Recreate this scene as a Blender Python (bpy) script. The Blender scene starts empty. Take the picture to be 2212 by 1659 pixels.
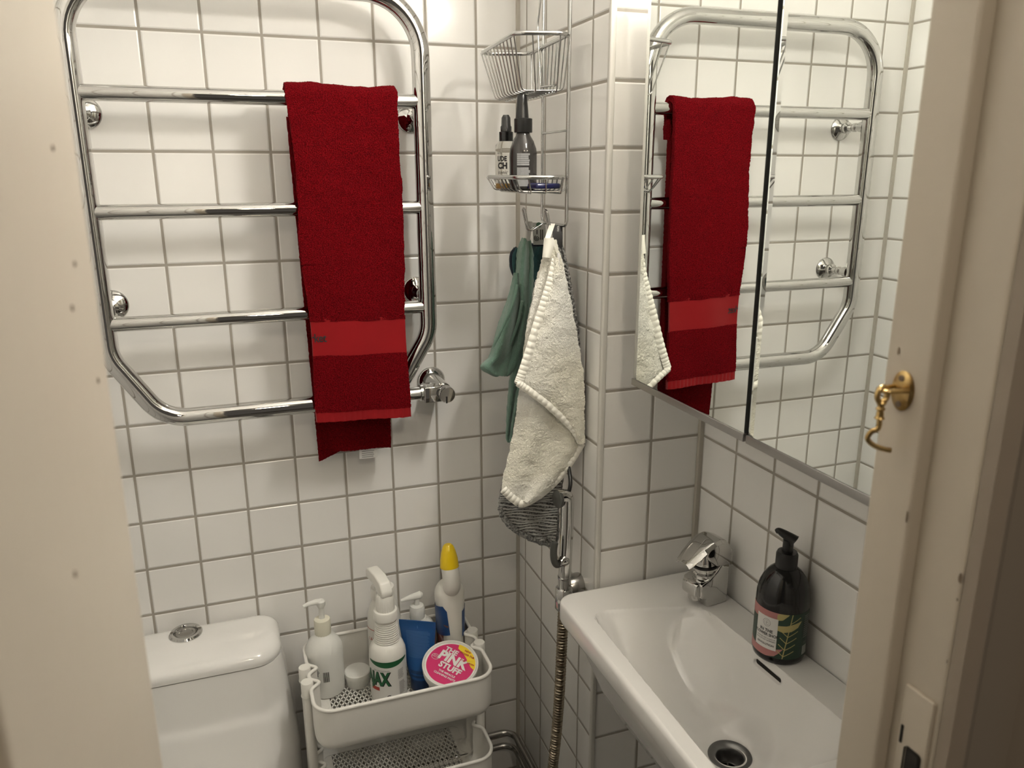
import bpy, bmesh, math, random
from math import pi, sin, cos, radians, sqrt, exp
from mathutils import Vector, Matrix, noise
random.seed(4)
C = bpy.context.scene.collection
# ------------------------------------------------------------------ camera
# Lengths below are in decimetres (one wall tile = 1) with z = 0 at the top tile joint; M() turns them into metres.
ZF = 18.2                                   # floor lies 18.2 tiles under that joint
def M(p): return Vector((p[0]*.1, p[1]*.1, (p[2]+ZF)*.1))
CAM = Vector((2.12701576, -15.68525268, -2.38712677))
RR = [Vector((0.94155227,-0.33686015,-0.00213718)), Vector((-0.08968491,-0.24455141,-0.96547979)), Vector((0.32470902,0.90924136,-0.26046921))]
FPX = 1686.365
cd = bpy.data.cameras.new('camera'); cam = bpy.data.objects.new('camera', cd); C.objects.link(cam)
cd.sensor_width = 36; cd.lens = FPX/2212*36; cd.clip_start = .02
cd.dof.use_dof = True; cd.dof.focus_distance = 1.45; cd.dof.aperture_fstop = 9
r, d_, f_ = RR
cam.matrix_world = Matrix(((r.x,-d_.x,-f_.x,CAM.x*.1),(r.y,-d_.y,-f_.y,CAM.y*.1),(r.z,-d_.z,-f_.z,(CAM.z+ZF)*.1),(0,0,0,1)))
bpy.context.scene.camera = cam
def ray(u, v):
    a, b = (u-1106)/FPX, (v-829.5)/FPX
    return RR[0]*a + RR[1]*b + RR[2]
def at(u, v, Y):                            # photo point -> place on the vertical plane y = Y
    d = ray(u, v); return CAM + d*((Y-CAM.y)/d.y)
# ------------------------------------------------------------------ world, exposure
sc = bpy.context.scene
w = bpy.data.worlds.new('world'); sc.world = w; w.use_nodes = True
w.node_tree.nodes['Background'].inputs[0].default_value = (.62,.55,.47,1)
w.node_tree.nodes['Background'].inputs[1].default_value = .07
sc.view_settings.view_transform = 'Standard'; sc.view_settings.look = 'None'
sc.view_settings.gamma = 1; sc.view_settings.use_curve_mapping = False
sc.view_settings.exposure = 1.10
LAMP = 92.0
# ------------------------------------------------------------------ materials
def mat(name, col, rough=.5, metal=0, spec=.5, **k):
    m = bpy.data.materials.new(name); m.use_nodes = True
    b = m.node_tree.nodes['Principled BSDF']
    b.inputs['Base Color'].default_value = (*col, 1); b.inputs['Roughness'].default_value = rough
    b.inputs['Metallic'].default_value = metal; b.inputs['Specular IOR Level'].default_value = spec
    for a, v in k.items():
        b.inputs[a.replace('_', ' ')].default_value = v
    return m
def nd(m, t, **k):
    n = m.node_tree.nodes.new(t)
    for a, v in k.items(): setattr(n, a, v)
    return n
def lk(m, a, b): m.node_tree.links.new(a, b)
def bump(m, scale, dist, strength=1, detail=3, kind='noise', rough=.6):
    b = m.node_tree.nodes['Principled BSDF']
    g = nd(m, 'ShaderNodeNewGeometry')
    if kind == 'noise':
        n = nd(m, 'ShaderNodeTexNoise'); n.inputs['Detail'].default_value = detail; n.inputs['Roughness'].default_value = rough; o = n.outputs[0]
    else:
        n = nd(m, 'ShaderNodeTexVoronoi'); o = n.outputs[0]
    n.inputs['Scale'].default_value = scale; lk(m, g.outputs['Position'], n.inputs['Vector'])
    bp = nd(m, 'ShaderNodeBump'); bp.inputs['Distance'].default_value = dist; bp.inputs['Strength'].default_value = strength
    lk(m, o, bp.inputs['Height']); lk(m, bp.outputs[0], b.inputs['Normal'])
    return n, o
def vary(m, scale, c1, c2, lo=.4, hi=.6, detail=2):
    b = m.node_tree.nodes['Principled BSDF']; g = nd(m, 'ShaderNodeNewGeometry')
    n = nd(m, 'ShaderNodeTexNoise'); n.inputs['Scale'].default_value = scale; n.inputs['Detail'].default_value = detail
    lk(m, g.outputs['Position'], n.inputs['Vector'])
    r = nd(m, 'ShaderNodeValToRGB'); r.color_ramp.elements[0].position = lo; r.color_ramp.elements[1].position = hi
    r.color_ramp.elements[0].color = (*c1, 1); r.color_ramp.elements[1].color = (*c2, 1)
    lk(m, n.outputs[0], r.inputs[0]); lk(m, r.outputs[0], b.inputs['Base Color'])
def tilemat(name, axis, off):
    m = mat(name, (.8,.8,.8), .13)
    b = m.node_tree.nodes['Principled BSDF']
    g = nd(m, 'ShaderNodeNewGeometry'); s = nd(m, 'ShaderNodeSeparateXYZ'); lk(m, g.outputs['Position'], s.inputs[0])
    def math_(op, a, c=None, e=None):
        n = nd(m, 'ShaderNodeMath', operation=op)
        for i, x in enumerate((a, c, e)):
            if x is None: continue
            if isinstance(x, (int, float)): n.inputs[i].default_value = x
            else: lk(m, x, n.inputs[i])
        return n.outputs[0]
    U = math_('MULTIPLY_ADD', s.outputs[axis], 10, -off); V = math_('MULTIPLY_ADD', s.outputs[2], 10, -ZF)
    def dist(x):
        f = math_('FRACT', x); return math_('MINIMUM', f, math_('SUBTRACT', 1, f))
    D = math_('MINIMUM', dist(U), dist(V))
    def ss(a, lo, hi):
        n = nd(m, 'ShaderNodeMapRange', interpolation_type='SMOOTHSTEP'); lk(m, a, n.inputs[0])
        n.inputs[1].default_value = lo; n.inputs[2].default_value = hi; return n.outputs[0]
    mask = ss(D, .021, .027)
    cx = nd(m, 'ShaderNodeCombineXYZ'); lk(m, math_('FLOOR', U), cx.inputs[0]); lk(m, math_('FLOOR', V), cx.inputs[1])
    wn = nd(m, 'ShaderNodeTexWhiteNoise'); lk(m, cx.outputs[0], wn.inputs['Vector'])
    t = nd(m, 'ShaderNodeMix', data_type='RGBA'); lk(m, wn.outputs[0], t.inputs[0])
    t.inputs[6].default_value = (.815,.803,.775,1); t.inputs[7].default_value = (.84,.828,.80,1)
    gn = nd(m, 'ShaderNodeTexNoise'); gn.inputs['Scale'].default_value = 9; lk(m, g.outputs['Position'], gn.inputs['Vector'])
    gc = nd(m, 'ShaderNodeMix', data_type='RGBA'); lk(m, gn.outputs[0], gc.inputs[0])
    gc.inputs[6].default_value = (.32,.29,.245,1); gc.inputs[7].default_value = (.40,.37,.325,1)
    mx = nd(m, 'ShaderNodeMix', data_type='RGBA'); lk(m, mask, mx.inputs[0]); lk(m, gc.outputs[2], mx.inputs[6]); lk(m, t.outputs[2], mx.inputs[7])
    lk(m, mx.outputs[2], b.inputs['Base Color'])
    lk(m, math_('MULTIPLY_ADD', mask, -.68, .8), b.inputs['Roughness'])
    wv = nd(m, 'ShaderNodeTexNoise'); wv.inputs['Scale'].default_value = 14; wv.inputs['Detail'].default_value = 1; lk(m, g.outputs['Position'], wv.inputs['Vector'])
    h = math_('ADD', math_('MULTIPLY', ss(D, .018, .05), 1), math_('MULTIPLY', wv.outputs[0], .25))
    bp = nd(m, 'ShaderNodeBump'); bp.inputs['Distance'].default_value = .0013; bp.inputs['Strength'].default_value = .9
    lk(m, h, bp.inputs['Height']); lk(m, bp.outputs[0], b.inputs['Normal'])
    return m
m_tx = tilemat('tile_back', 0, 0.0); m_side = tilemat('tile_side', 1, -.4246); m_box = tilemat('tile_box', 0, .9014); m_right = tilemat('tile_right', 1, -.1608)
m_left = tilemat('tile_left', 1, 0.0)
chrome = mat('chrome', (.58,.575,.56), .035, 1); chrome2 = mat('satin_chrome', (.42,.41,.39), .22, 1)
steel = mat('drain_steel', (.22,.22,.22), .38, 1); wire = mat('wire_steel', (.50,.50,.49), .22, 1); hose_m = mat('hose_steel', (.30,.26,.20), .28, 1)
mirror_m = mat('mirror', (.90,.925,.895), 0, 1); alu = mat('aluminium', (.36,.35,.34), .35, 1)
porc = mat('porcelain', (.80,.79,.765), .12, 0, .5); porc.node_tree.nodes['Principled BSDF'].inputs['Coat Weight'].default_value = .4
ceil_m = mat('ceiling_paint', (.88,.86,.83), .8); floor_m = mat('floor_vinyl', (.16,.15,.14), .45)
paint = mat('frame_paint', (.50,.445,.365), .42); bump(paint, 30, .0008, .5, 2)
paint_shaded = mat('shaded_casing_paint', (.30,.25,.20), .5)  # frame paint with the dim hall's shade put into its colour
trimw = mat('trim_white', (.56,.545,.505), .35); seal = mat('sealant', (.47,.44,.38), .6)
white_p = mat('white_plastic', (.74,.73,.68), .35); white_s = mat('white_powder_coat', (.76,.745,.70), .42)
bump(white_s, 300, .0002, .4)
trans_p = mat('frosted_plastic', (.85,.85,.81), .4, 0, .5, Transmission_Weight=.2, IOR=1.4)
black_p = mat('black_plastic', (.008,.008,.008), .28); black_g = mat('black_gloss_plastic', (.006,.006,.006), .12)
grey_p = mat('grey_plastic', (.055,.055,.05), .45); dark = mat('hole_shade', (.01,.008,.006), .8)  # last colour is a near-black that stands in for shade inside holes and seams
glass = mat('clear_plastic', (.93,.93,.90), .05, 0, .5, Transmission_Weight=.93, IOR=1.2)
smoke = mat('smoked_plastic', (.035,.032,.03), .12, 0, .5, Transmission_Weight=.15)
yellow = mat('yellow_cap', (.80,.56,.01), .22); amber = mat('amber_liquid', (.62,.33,.03), .15, Transmission_Weight=.3)
green = mat('label_green', (.01,.10,.035), .4); labw = mat('label_white', (.70,.69,.66), .45); tag_w = mat('satin_label_white', (.86,.86,.84), .4); black_i = mat('black_ink', (.015,.014,.014), .6)
grey_i = mat('grey_ink', (.24,.24,.24), .6); red_i = mat('label_red', (.42,.04,.025), .5); blue_t = mat('blue_tube', (.012,.075,.24), .28)
blue_d = mat('blue_dark', (.008,.04,.13), .35); ltblue = mat('pale_blue_ink', (.05,.14,.34), .5); pink_l = mat('label_pink', (.60,.025,.14), .4)
lab_y = mat('label_yellow', (.85,.62,.03), .4); salmon = mat('label_salmon', (.55,.20,.17), .45); brownp = mat('label_mauve', (.20,.09,.07), .4)
soapg = mat('label_deep_green', (.012,.04,.022), .4); soapp = mat('label_rose', (.45,.19,.18), .45); soapy = mat('label_straw', (.45,.38,.15), .45)
redt = mat('red_terry', (.19,.002,.005), .95, 0, .05, Sheen_Weight=.08, Sheen_Roughness=.4); redt.node_tree.nodes['Principled BSDF'].inputs['Sheen Tint'].default_value = (1,.05,.08,1)
bump(redt, 560, .0050, 1, 3); vary(redt, 560, (.085,.0008,.002), (.23,.004,.008), .36, .64, 3)
redf = mat('red_woven', (.235,.005,.007), .75, 0, .1, Sheen_Weight=.15); bump(redf, 900, .0006, .6)
whitet = mat('cream_terry', (.86,.84,.75), .95, 0, .1, Sheen_Weight=.3); bump(whitet, 600, .003, 1, 3); vary(whitet, 6, (.85,.82,.70), (.88,.87,.81), .4, .6)
whitef = mat('cream_hem', (.82,.80,.72), .8, 0, .2); bump(whitef, 900, .0004, .5)
greenf = mat('green_microfibre', (.15,.255,.20), .9, 0, .1, Sheen_Weight=.4); bump(greenf, 700, .0016, 1, 2)
tealf = mat('teal_microfibre', (.032,.085,.09), .9, 0, .1, Sheen_Weight=.25); bump(tealf, 700, .0016, 1, 2)
navyf = mat('navy_edging', (.012,.018,.03), .9)
greyf = mat('grey_waffle_knit', (.22,.22,.215), .95, 0, .1, Sheen_Weight=.3); bump(greyf, 650, .0022, 1, 3); vary(greyf, 260, (.10,.10,.10), (.38,.38,.36), .4, .62, 3)
greyl = mat('grey_waffle_ridge', (.42,.42,.40), .95, 0, .1); bump(greyl, 700, .001, 1, 2)
brass = mat('aged_brass', (.50,.34,.13), .28, 1); vary(brass, 60, (.30,.19,.07), (.62,.45,.2), .35, .65)
chip = mat('bare_patch', (.17,.125,.085), .7); foil = mat('foil_packet', (.006,.008,.055), .2)
# ------------------------------------------------------------------ helpers
WO = {}
def obj(name, V, F, m, parent=None, smooth=True, ang=40, org=None):
    if not isinstance(V[0], Vector): V = [Vector(v) for v in V]
    V = [M(v) for v in V]
    if org is not None: o = M(org)
    else:
        lo = [min(v[i] for v in V) for i in range(3)]; hi = [max(v[i] for v in V) for i in range(3)]
        o = Vector(((lo[0]+hi[0])/2, (lo[1]+hi[1])/2, lo[2]))
    me = bpy.data.meshes.new(name); me.from_pydata([v-o for v in V], [], F); me.validate()
    ob = bpy.data.objects.new(name, me); C.objects.link(ob)
    bm = bmesh.new(); bm.from_mesh(me); bmesh.ops.recalc_face_normals(bm, faces=bm.faces); bm.to_mesh(me); bm.free()
    if smooth:
        me.polygons.foreach_set('use_smooth', [True]*len(me.polygons)); me.set_sharp_from_angle(angle=radians(ang))
    me.materials.append(m)
    if parent is not None: ob.parent = parent; ob.location = o - WO[parent]
    else: ob.location = o
    WO[ob] = o
    return ob
def tag(o, label, cat, group=None):
    o['label'] = label; o['category'] = cat
    if group: o['group'] = group
    return o
def struct(o): o['kind'] = 'structure'; return o
def thing(name, loc, label, cat, group=None):
    o = bpy.data.objects.new(name, None); C.objects.link(o); o.empty_display_size = .03
    o.location = M(loc); WO[o] = M(loc); return tag(o, label, cat, group)
def join(*parts):
    V, F = [], []
    for v, f in parts:
        n = len(V); V += [Vector(x) for x in v]; F += [tuple(i+n for i in q) for q in f]
    return V, F
def box(x0, x1, y0, y1, z0, z1, bev=0, seg=3):
    bm = bmesh.new(); bmesh.ops.create_cube(bm, size=1)
    for v in bm.verts: v.co = Vector(((x0+x1)/2+v.co.x*(x1-x0), (y0+y1)/2+v.co.y*(y1-y0), (z0+z1)/2+v.co.z*(z1-z0)))
    if bev: bmesh.ops.bevel(bm, geom=list(bm.edges), offset=bev, segments=seg, profile=.5, affect='EDGES')
    bm.verts.index_update()
    r = ([v.co.copy() for v in bm.verts], [tuple(v.index for v in f.verts) for f in bm.faces]); bm.free(); return r
def prism(poly, y0, y1, bev=0, seg=2):        # outline in (x, z), extruded along y
    bm = bmesh.new(); a = [bm.verts.new((x, y0, z)) for x, z in poly]; f = bm.faces.new(a)
    r = bmesh.ops.extrude_face_region(bm, geom=[f])
    for v in r['geom']:
        if isinstance(v, bmesh.types.BMVert): v.co.y = y1
    if bev: bmesh.ops.bevel(bm, geom=list(bm.edges), offset=bev, segments=seg, profile=.5, affect='EDGES', clamp_overlap=True)
    bm.verts.index_update(); r = ([v.co.copy() for v in bm.verts], [tuple(v.index for v in f.verts) for f in bm.faces]); bm.free(); return r
def xf(vf, mtx): return [mtx @ v for v in vf[0]], vf[1]
def frame(o, zdir, xdir=None):
    z = Vector(zdir).normalized(); x = Vector(xdir) if xdir else (Vector((1,0,0)) if abs(z.x) < .9 else Vector((0,1,0)))
    x = (x - z*x.dot(z)).normalized(); y = z.cross(x)
    return Matrix(((x.x,y.x,z.x,o[0]),(x.y,y.y,z.y,o[1]),(x.z,y.z,z.z,o[2]),(0,0,0,1)))
def lathe(prof, o, axis=(0,0,1), n=40, sx=1, sy=1, caps=True, rib=None):
    mt = frame(o, axis, (1,0,0) if abs(Vector(axis).normalized().x) < .9 else (0,1,0)); V, F = [], []
    for r_, z in prof:
        for i in range(n):
            a = 2*pi*i/n; q = r_*(1+(rib(i, z) if rib else 0)); V.append(mt @ Vector((q*cos(a)*sx, q*sin(a)*sy, z)))
    for k in range(len(prof)-1):
        for i in range(n):
            j = (i+1) % n; F.append((k*n+i, k*n+j, (k+1)*n+j, (k+1)*n+i))
    if caps: F.append(tuple(range(n-1,-1,-1))); F.append(tuple(range((len(prof)-1)*n, len(prof)*n)))
    return V, F
def tube(P, r_, n=12, closed=False, caps=True):
    P = [Vector(p) for p in P]; N = len(P); V, F = [], []
    rad = (lambda i: r_[i]) if isinstance(r_, (list, tuple)) else (lambda i: r_)
    def tan(i):
        a = P[(i-1) % N] if closed or i > 0 else P[0]; b = P[(i+1) % N] if closed or i < N-1 else P[-1]
        return (b-a).normalized()
    t = tan(0); u = t.orthogonal().normalized()
    for i in range(N):
        t2 = tan(i); q = t.rotation_difference(t2); u = q @ u; u = (u - t2*u.dot(t2)).normalized(); w_ = t2.cross(u); t = t2
        for k in range(n):
            a = 2*pi*k/n; V.append(P[i] + (u*cos(a)+w_*sin(a))*rad(i))
    off = 0
    if closed:
        q = t.rotation_difference(tan(0)); u2 = q @ u; t0 = tan(0); u0 = tan(0).orthogonal().normalized(); w0 = t0.cross(u0)
        off = round(math.atan2(u2.dot(w0), u2.dot(u0))/(2*pi)*n)
    for i in range(N if closed else N-1):
        for k in range(n):
            a, b = i*n+k, i*n+(k+1) % n
            if i == N-1: c, d = (k+1+off) % n, (k+off) % n
            else: c, d = (i+1)*n+(k+1) % n, (i+1)*n+k
            F.append((a, b, c, d))
    if not closed and caps: F.append(tuple(range(n-1,-1,-1))); F.append(tuple(range((N-1)*n, N*n)))
    return V, F
def fillet(P, R, closed=False, n=8):
    P = [Vector(p) for p in P]; N = len(P); out = []
    for i in range(N):
        if not closed and i in (0, N-1): out.append(P[i]); continue
        a, b, c = P[i-1], P[i], P[(i+1) % N]; r_ = R[i] if isinstance(R, (list, tuple)) else R
        d1, d2 = (a-b), (c-b); l1, l2 = d1.length, d2.length; d1.normalize(); d2.normalize()
        th = d1.angle(d2)
        if th > 3.1 or r_ <= 0: out.append(b); continue
        t = min(r_/math.tan(th/2), l1*.49, l2*.49); r2 = t*math.tan(th/2)
        cen = b + (d1+d2).normalized()*(r2/sin(th/2)); p1 = b+d1*t; p2 = b+d2*t; v1 = p1-cen; v2 = p2-cen; A = v1.angle(v2)
        for k in range(n+1):
            s = k/n; out.append(cen + (v1*sin((1-s)*A)+v2*sin(s*A))/sin(A))
    return out
def spline(P, n=8, closed=False):
    P = [Vector(p) for p in P]; N = len(P); out = []
    for i in range(N if closed else N-1):
        g = (lambda k: P[k % N]) if closed else (lambda k: P[max(0, min(N-1, k))])
        a, b, c, d = g(i-1), g(i), g(i+1), g(i+2)
        for k in range(n):
            t = k/n; out.append(.5*((2*b)+(c-a)*t+(2*a-5*b+4*c-d)*t*t+(3*b-a-3*c+d)*t**3))
    if not closed: out.append(P[-1])
    return out
def grid(f, nu, nv):
    V = [Vector(f(i/nu, j/nv)) for j in range(nv+1) for i in range(nu+1)]
    F = [(j*(nu+1)+i, j*(nu+1)+i+1, (j+1)*(nu+1)+i+1, (j+1)*(nu+1)+i) for j in range(nv) for i in range(nu)]
    return V, F
def solid(vf, t):                          # thickens a grid sheet along its normals by t
    bm = bmesh.new(); vs = [bm.verts.new(v) for v in vf[0]]
    for f in vf[1]: bm.faces.new([vs[i] for i in f])
    bm.normal_update(); bm.verts.index_update(); n = len(vs)
    V = [v.co + v.normal*(t/2) for v in bm.verts] + [v.co - v.normal*(t/2) for v in bm.verts]
    F = list(vf[1]) + [tuple(i+n for i in reversed(f)) for f in vf[1]]
    for e in bm.edges:
        if len(e.link_faces) == 1:
            l = e.link_loops[0] if e.link_loops else None
            a, b = l.vert.index, l.link_loop_next.vert.index; F.append((b, a, a+n, b+n))
    bm.free(); return V, F
def rough(vf, amp, sc_, seed=0):
    V = []
    for v in vf[0]:
        V.append(v + noise.noise_vector(v*sc_ + Vector((seed, 0, 0)))*amp)
    return V, vf[1]
def text(body, size, fn, offset=0, shear=0, spacing=1, clip=None, align='CENTER', sx=1):
    cu = bpy.data.curves.new('t', 'FONT'); cu.body = body; cu.size = size; cu.offset = offset; cu.shear = shear
    cu.space_character = spacing; cu.align_x = align; cu.align_y = 'CENTER'; cu.resolution_u = 3
    o = bpy.data.objects.new('t', cu); me = bpy.data.meshes.new_from_object(o)
    bm = bmesh.new(); bm.from_mesh(me); bpy.data.objects.remove(o); bpy.data.meshes.remove(me); bpy.data.curves.remove(cu)
    if clip is not None:
        bmesh.ops.bisect_plane(bm, geom=list(bm.verts)+list(bm.edges)+list(bm.faces), plane_co=(clip,0,0), plane_no=(1,0,0), clear_inner=True)
    bmesh.ops.triangulate(bm, faces=bm.faces)
    for k in range(2):
        es = [e for e in bm.edges if e.calc_length() > size*.22]
        if es: bmesh.ops.subdivide_edges(bm, edges=es, cuts=1); bmesh.ops.triangulate(bm, faces=bm.faces)
    bm.verts.index_update(); r = ([Vector(fn(v.co.x*sx, v.co.y)) for v in bm.verts], [tuple(v.index for v in f.verts) for f in bm.faces]); bm.free(); return r
def rects(L, fn):                           # small printed rectangles (x0, x1, y0, y1) on a surface
    V, F = [], []
    for x0, x1, y0, y1 in L:
        n = max(1, int((x1-x0)/.06)); b = len(V)
        for i in range(n+1):
            x = x0+(x1-x0)*i/n; V.append(Vector(fn(x, y0))); V.append(Vector(fn(x, y1)))
        for i in range(n): F.append((b+2*i, b+2*i+2, b+2*i+3, b+2*i+1))
    return V, F
def printed_lines(x0, x1, y0, y1, n, seed, fill=.55, ragged=.25):
    rr = random.Random(seed); h = (y1-y0)/n
    return [(x0, x1-(x1-x0)*rr.random()*ragged, y1-(i+1)*h+h*(1-fill)/2, y1-i*h-h*(1-fill)/2) for i in range(n)]
def poly_patch(P, fn, cell=.05):            # filled outline, cut in strips so it bends with the surface
    bm = bmesh.new(); bm.faces.new([bm.verts.new((x, y, 0)) for x, y in P])
    lo = min(p[0] for p in P); hi = max(p[0] for p in P); x = lo+cell
    while x < hi:
        bmesh.ops.bisect_plane(bm, geom=list(bm.verts)+list(bm.edges)+list(bm.faces), plane_co=(x,0,0), plane_no=(1,0,0)); x += cell
    bmesh.ops.triangulate(bm, faces=bm.faces)
    bm.verts.index_update(); r = ([Vector(fn(v.co.x, v.co.y)) for v in bm.verts], [tuple(v.index for v in f.verts) for f in bm.faces]); bm.free(); return r
def cyl(cx, cy, r_, th0, z0):
    return lambda x, y: (cx+r_*cos(th0+x/r_), cy+r_*sin(th0+x/r_), z0+y)
def lerp(a, b, t): return a+(b-a)*t
def rowinterp(rows):
    def f(v):
        y = lerp(rows[0][0], rows[-1][0], v)
        for k in range(len(rows)-1):
            if y <= rows[k+1][0] or k == len(rows)-2:
                a, b = rows[k], rows[k+1]; t = (y-a[0])/(b[0]-a[0]); return y, lerp(a[1], b[1], t), lerp(a[2], b[2], t)
    return f
def srow(rows, n):                          # smoothed row table
    f = rowinterp(rows); T = [f(i/n) for i in range(n+1)]
    for _ in range(int(n*.05)+1):
        T = [T[0]]+[(T[i][0], (T[i-1][1]+2*T[i][1]+T[i+1][1])/4, (T[i-1][2]+2*T[i][2]+T[i+1][2])/4) for i in range(1, n)]+[T[-1]]
    return T
def cloth(rows, Y, dep, nu, nv):
    T = srow(rows, nv)
    def f(u, v):
        y, a, b = T[round(v*nv)]; return at(lerp(a, b, u), y, Y+dep(u, v))
    return grid(f, nu, nv)
# ------------------------------------------------------------------ room shell
TOP = 5.8
XL, XC, YB, XR, YF = -1.77, 7.891, -4.10, 9.941, -11.4
def wall(name, b, m): return struct(obj(name, *box(*b), m, smooth=False))
wall('wall_back', (XL-.5, XC+.5, 0, .5, -ZF, TOP), m_tx)
wall('wall_left', (XL-.5, XL, YF-.72, 0, -ZF, TOP), m_left)
wall('wall_right', (XR, XR+.5, YF-.72, YB, -ZF, TOP), m_right)
V, F = box(XC, XR+.5, YB, 0, -ZF, TOP)
shaft = struct(obj('wall_corner', V, F, m_side, smooth=False)); shaft.data.materials.append(m_box)
for p in shaft.data.polygons:
    if abs(p.normal.y) > .5: p.material_index = 1
wall('floor', (XL-6, XR+6, -28, .5, -ZF-.5, -ZF), floor_m)
wall('ceiling', (XL-.5, XR+.5, YF-.72, .5, TOP, TOP+.3), ceil_m)
for nm, b in (('trim_1', (XC-.07, XC+.0, -.07, 0, -ZF, TOP)), ('trim_2', (XR-.08, XR, YB-.08, YB, -ZF, TOP)), ('trim_3', (XL, XL+.07, -.07, 0, -ZF, TOP))):
    wall(nm, b, seal)
struct(obj('trim_4', *box(XC-.035, XC+.07, YB-.035, YB+.07, -ZF, TOP, .03), trimw))
# front wall with the door opening
JL, JR = 1.49, 6.56
V, F = join(box(XL-.5, JL-.25, YF-.72, YF, -ZF, TOP), box(JR+.4, XR+.5, YF-.72, YF, -ZF, TOP), box(JL-.25, JR+.4, YF-.72, YF, 2.3, TOP))
struct(obj('wall_front', V, F, m_tx, smooth=False))
# door frame: left lining, right lining with its rebate, head
door = struct(obj('door_1', *join(
    box(JL-.25, JL, -13.70, YF, -ZF, 2.0, .03), box(JR, JR+.4, -11.77, YF+.02, -ZF, 2.0, .03), box(JR+.12, JR+.45, -12.17, -11.7, -ZF, 2.0, .03),
    box(JL-.25, JR+.45, -12.17, YF+.02, 2.0, 2.4, .03)), paint, org=(4, YF, -ZF)))
V, F = join(prism([(JR+.13,-12.17),(JR+.13,-12.27),(JR+.22,-12.33),(JR+.30,-12.30),(JR+.36,-12.24),(JR+.8,-12.24),(JR+.88,-12.36),(JR+1.0,-12.40),(JR+1.1,-12.36),(JR+1.1,-12.17)], 0, 1))
V = [Vector((v.x, v.z, lerp(-ZF, 2.9, v.y))) for v in V]
struct(obj('trim_5', V, F, paint_shaded, ang=30))
V, F = box(JL-.8, JL-.2, -14.5, -13.71, -ZF, 2.9, .05); struct(obj('trim_6', V, F, paint_shaded))
wall('wall_hall', (JR+.46, JR+7, -12.16, -11.9, -ZF, TOP), paint_shaded)
sp = obj('strike_plate', *join(box(JR+.085, JR+.125, -12.13, -11.87, -7.65, -6.12, .015)), paint, door); sp['label'] = 'painted metal strike plate with a worn latch hole'
obj('latch_hole_shade', *join(box(JR+.075, JR+.10, -12.10, -11.95, -7.1, -6.60, .03), box(JR+.075, JR+.10, -11.915, -11.89, -6.62, -6.46, .008)), dark, sp)  # dark blocks painted as the shade inside the latch holes
chips = []
for y, u_, v_, a, b in ((-11.49,1948,757,.012,.035), (-11.755,1982,1111,.010,.055), (-12.15,2086,1246,.016,.05), (-12.155,2081,1292,.008,.015), (-12.155,2062,1425,.006,.02)):
    x = JR if y > -11.8 else JR+.12; z = at(u_, v_, y).z
    P = []
    for k in range(9):
        t = 2*pi*k/9; q = .7+.3*random.random(); P.append((x-.004, y+a*cos(t)*q, z+b*sin(t)*q))
    chips.append((P, [tuple(range(9))]))
for x, y in ((160,570), (155,665), (211,822), (161,1240), (113,320)):
    d = ray(x, y); p = CAM + d*((JL-CAM.x)/d.x); chips.append(lathe([(.014,0),(.011,.006),(.0,.008)], (p.x, p.y, p.z), (1,0,0), 10, sx=.9, caps=False))
cp = obj('paint_chips', *join(*chips), chip, door); cp['label'] = 'small chips and knocks in the cream paint'

# ------------------------------------------------------------------ lamp over the mirror cabinet
lampt = thing('cabinet_light', (8.6, -8.0, .56), 'opal tube light on a chrome arm above the mirror cabinet', 'lamp')
LC = (8.2, -8.0, 2.2)
obj('arm', *tube(fillet([(8.8,-8.0,.58),(8.8,-8.0,2.2),(8.5,-8.0,2.2)], .3), .08, 14), chrome, lampt)
obj('mounting_plate', *lathe([(.3,0),(.3,.08),(.26,.12),(.1,.12)], (8.8,-8.0,.56), n=28), chrome, lampt)
lm = mat('lamp_diffuser', (1,1,1), .5); b_ = lm.node_tree.nodes['Principled BSDF']
b_.inputs['Emission Color'].default_value = (1,.955,.87,1); b_.inputs['Emission Strength'].default_value = LAMP
obj('diffuser', *lathe([(.22,-1.15),(.22,1.15)], LC, (0,1,0), 28, caps=False), lm, lampt)
for sg in (-1, 1): obj('end_cap', *lathe([(.245,-.09),(.25,-.07),(.25,.09),(.23,.11),(.0,.115)], (LC[0],LC[1]+sg*1.2,LC[2]), (0,sg,0), 28), white_p, lampt)
# added lamp, unseen in the hall, put in to brighten the dark casing
hl = thing('added_hall_lamp', (3.4, -22, 5.4), 'unseen opal globe lamp added in the hall to light the door casing', 'lamp')
hm = mat('added_hall_globe', (1,1,1), .5); b_ = hm.node_tree.nodes['Principled BSDF']
b_.inputs['Emission Color'].default_value = (1,.86,.66,1); b_.inputs['Emission Strength'].default_value = 42
obj('globe', *lathe([(.0,-.7),(.35,-.6),(.6,-.35),(.7,0),(.6,.35),(.35,.6),(.0,.7)], (3.4,-22,4.6), n=28, caps=False), hm, hl)
obj('cap', *lathe([(.5,0),(.5,.3),(.3,.4)], (3.4,-22,5.2), n=28), chrome2, hl)

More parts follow.
